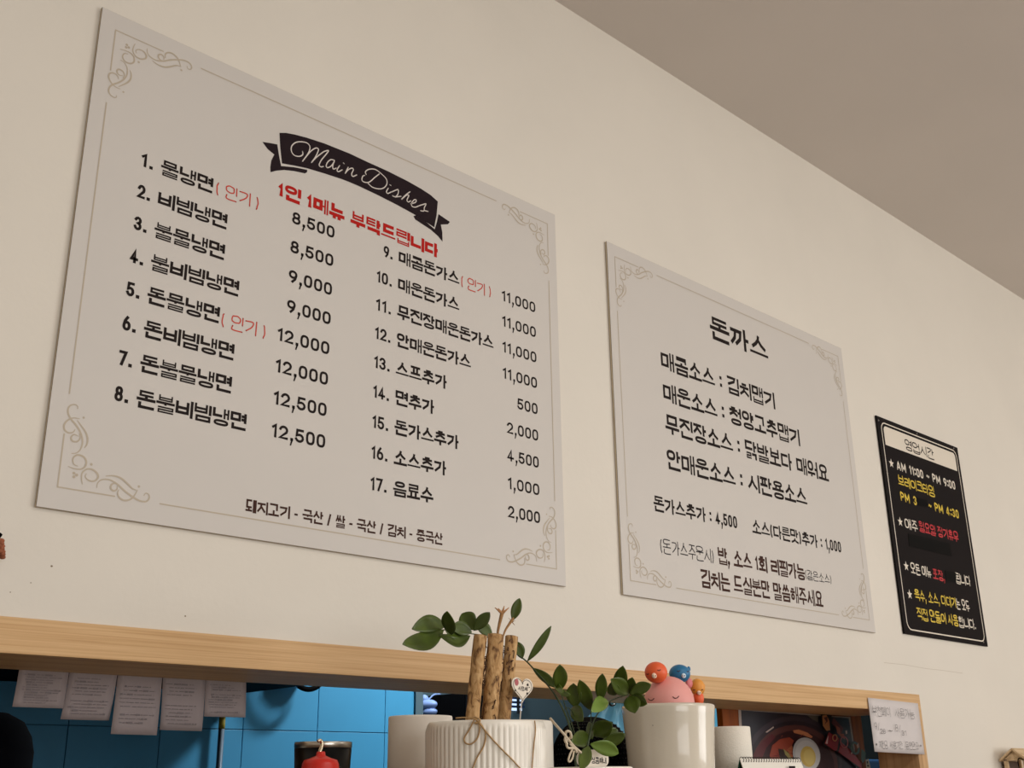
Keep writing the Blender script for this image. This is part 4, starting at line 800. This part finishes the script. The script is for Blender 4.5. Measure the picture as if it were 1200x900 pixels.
yp = pig('yellow_pig', 'small amber pig figurine at the right side of the pink pig', 817.5, 805.5, 9, 10, GY-.002, M['amber'], M['snout'], {'snout': (819.3, 811.8, 3.2), 'eyes': [(813.5, 808.5, 1), (823, 808.3, .9)]}, [(824.8, 803.5, 2.1, M['amber'])])
q = at(818.5, 818, GY-.002); e = mpp(818, 818, GY); b = bmesh.new(); ball(b, q, (7*e, 6*e, 9*e), 20); off(obj('body', b, M['orange'], yp, True), yp)
# pale roll, desk calendar
x, y, r = spot(836, 881.5, 885, -.13); z = rimz(862, 850.8, x, y, r)
t = thing('paper_roll', 'white tissue roll right of the large glazed pot', 'paper roll', (x, y, CT)); off(obj('roll', lathe([(r*1.03, CT+.001), (r*.985, z-.002), (r*.96, z), (r*.3, z), (r*.3, z-.05), (.001, z-.05)], x, y, 64), M['tissue'], t, True), t)
yc = -.22; t = thing('desk_calendar', 'white spiral-bound desk calendar with a green side', 'calendar', (at(900, 895, yc).x, yc, CT))
a, b_ = at(866.5, 889.5, yc), at(937, 889.8, yc); zt = (a.z+b_.z)/2; dpt = .05
b = bmesh.new()
for sgn, m_, nm in ((-1, M['calwhite'], 'front_page'), (1, M['calgreen'], 'stand_back')):
    b = bmesh.new(); vs = [b.verts.new(p_) for p_ in ((a.x, yc, zt), (b_.x, yc, zt), (b_.x, yc+sgn*dpt, CT+.001), (a.x, yc+sgn*dpt, CT+.001))]; b.faces.new(vs); o = off(obj(nm, b, m_, t), t); o.modifiers.new('s', 'SOLIDIFY').thickness = .0012
b = bmesh.new(); n = 24; g0 = .006
for k in range(n):
    xx = a.x+g0+(b_.x-a.x-2*g0)*k/(n-1); tube([(xx, yc-.004, zt-.0055), (xx, yc-.0055, zt-.001), (xx, yc-.002, zt+.0032), (xx, yc+.003, zt+.002), (xx, yc+.004, zt-.004)], .0006, 6, b, 3)
off(obj('spiral_binding', b, M['wirebind'], t, True), t)
q = at(929, 899, yc-.012); b = BX((q.x-.012, yc-.0125, zt-.028), (q.x+.008, yc-.0115, zt-.0125)); off(obj('printed_block', b, M['ink'], t), t)
# wooden hut ornament, right edge, and the cone, left edge
hx, hz = at(1187, 876, -.05).x, at(1186, 876.5, -.05).z
t = thing('wooden_hut', 'small pale wooden house ornament on the wall at the right edge', 'ornament', (hx, -.04, hz-.15))
W_ = .040; H_ = .030; L_ = .12; yr0 = -.045
for sg in (-1, 1):
    b = bmesh.new(); f = b.faces.new([b.verts.new((hx, yy, zz_)) for yy, zz_ in ((yr0, hz), (yr0+sg*W_, hz-H_), (yr0+sg*W_, hz-H_-.006), (yr0, hz-.006))])
    r_ = bmesh.ops.extrude_face_region(b, geom=[f]); bmesh.ops.translate(b, vec=(L_, 0, 0), verts=[g for g in r_['geom'] if isinstance(g, bmesh.types.BMVert)]); bmesh.ops.recalc_face_normals(b, faces=b.faces); off(obj('roof_panel', b, M['hut'], t), t)
off(obj('back_wall', BX((hx+.012, yr0+.028, hz-.15), (hx+L_-.01, yr0+.034, hz-H_-.006)), M['hutdark'], t), t)
for yy in (-.032, .022):
    for xx in (.010, L_-.02): off(obj('post', BX((hx+xx, yr0+yy, hz-.15), (hx+xx+.01, yr0+yy+.01, hz-H_-.001)), M['hut'], t), t)
b = bmesh.new(); f = b.faces.new([b.verts.new((hx+.010, yy, zz_)) for yy, zz_ in ((yr0, hz-.008), (yr0+.034, hz-.034), (yr0-.034, hz-.034))]); r_ = bmesh.ops.extrude_face_region(b, geom=[f]); bmesh.ops.translate(b, vec=(.006, 0, 0), verts=[g for g in r_['geom'] if isinstance(g, bmesh.types.BMVert)]); off(obj('gable', b, M['hut'], t), t)
off(obj('floor_plate', BX((hx, yr0-.036, hz-.156), (hx+L_, yr0+.040, hz-.15)), M['hut'], t), t)
off(obj('wire_hook', tube([(hx+.004, yr0-.012, hz-.06), (hx+.004, yr0-.012, hz-.034), (hx+.004, yr0-.018, hz-.028), (hx+.004, yr0-.026, hz-.032)], .0016, 8), M['blacksat'], t, True), t)
q = at(-6, 640, -.02); e = mpp(0, 640, -.02); t = thing('wall_cone', 'small reddish brown dried ornament with a black top at the left edge', 'ornament', (q.x, -.018, q.z-.012)); b = bmesh.new(); rn = random.Random(3)
for k in range(40):
    a = k*2.4; s = k/40; ball(b, (q.x+.012*math.cos(a)*(1-.4*s), -.017+.010*math.sin(a), q.z-.012+.020*s), (.0045, .0035, .003), 8)
off(obj('cone_scales', b, M['cone'], t, True), t)
off(obj('black_top', tube([(q.x, -.015, q.z+.004), (q.x+.004, -.015, q.z+.014), (q.x+.006, -.015, q.z+.018)], .0035, 8), M['blacksat'], t, True), t)
# dark rounded appliance in the kitchen at the left edge
dx = at(-35, 900, .5); e = mpp(0, 880, .5); zz = at(0, 838, .5).z
t = thing('dark_appliance', 'black rounded kitchen appliance at the lower left corner', 'appliance', (dx.x, .5, .9)); rr_ = 66*e
off(obj('housing', lathe([(rr_, .9), (rr_, zz-.06), (rr_*.93, zz-.035), (rr_*.78, zz-.012), (rr_*.5, zz+.002), (.001, zz+.008)], dx.x, .5, 64), mat('navy_black', (9, 10, 16), .9, spec=.05), t, True), t)
tag(obj('kitchen_bench', BX((-.5, .25, .86), (2.0, .85, .9)), M['dark']), 'dark kitchen bench behind the hatch under the black appliance', 'bench')
tag(obj('bench_cabinet', BX((-.48, .3, 0), (1.98, .8, .858)), M['dark']), 'dark cabinet carrying the dark kitchen bench', 'cabinet')
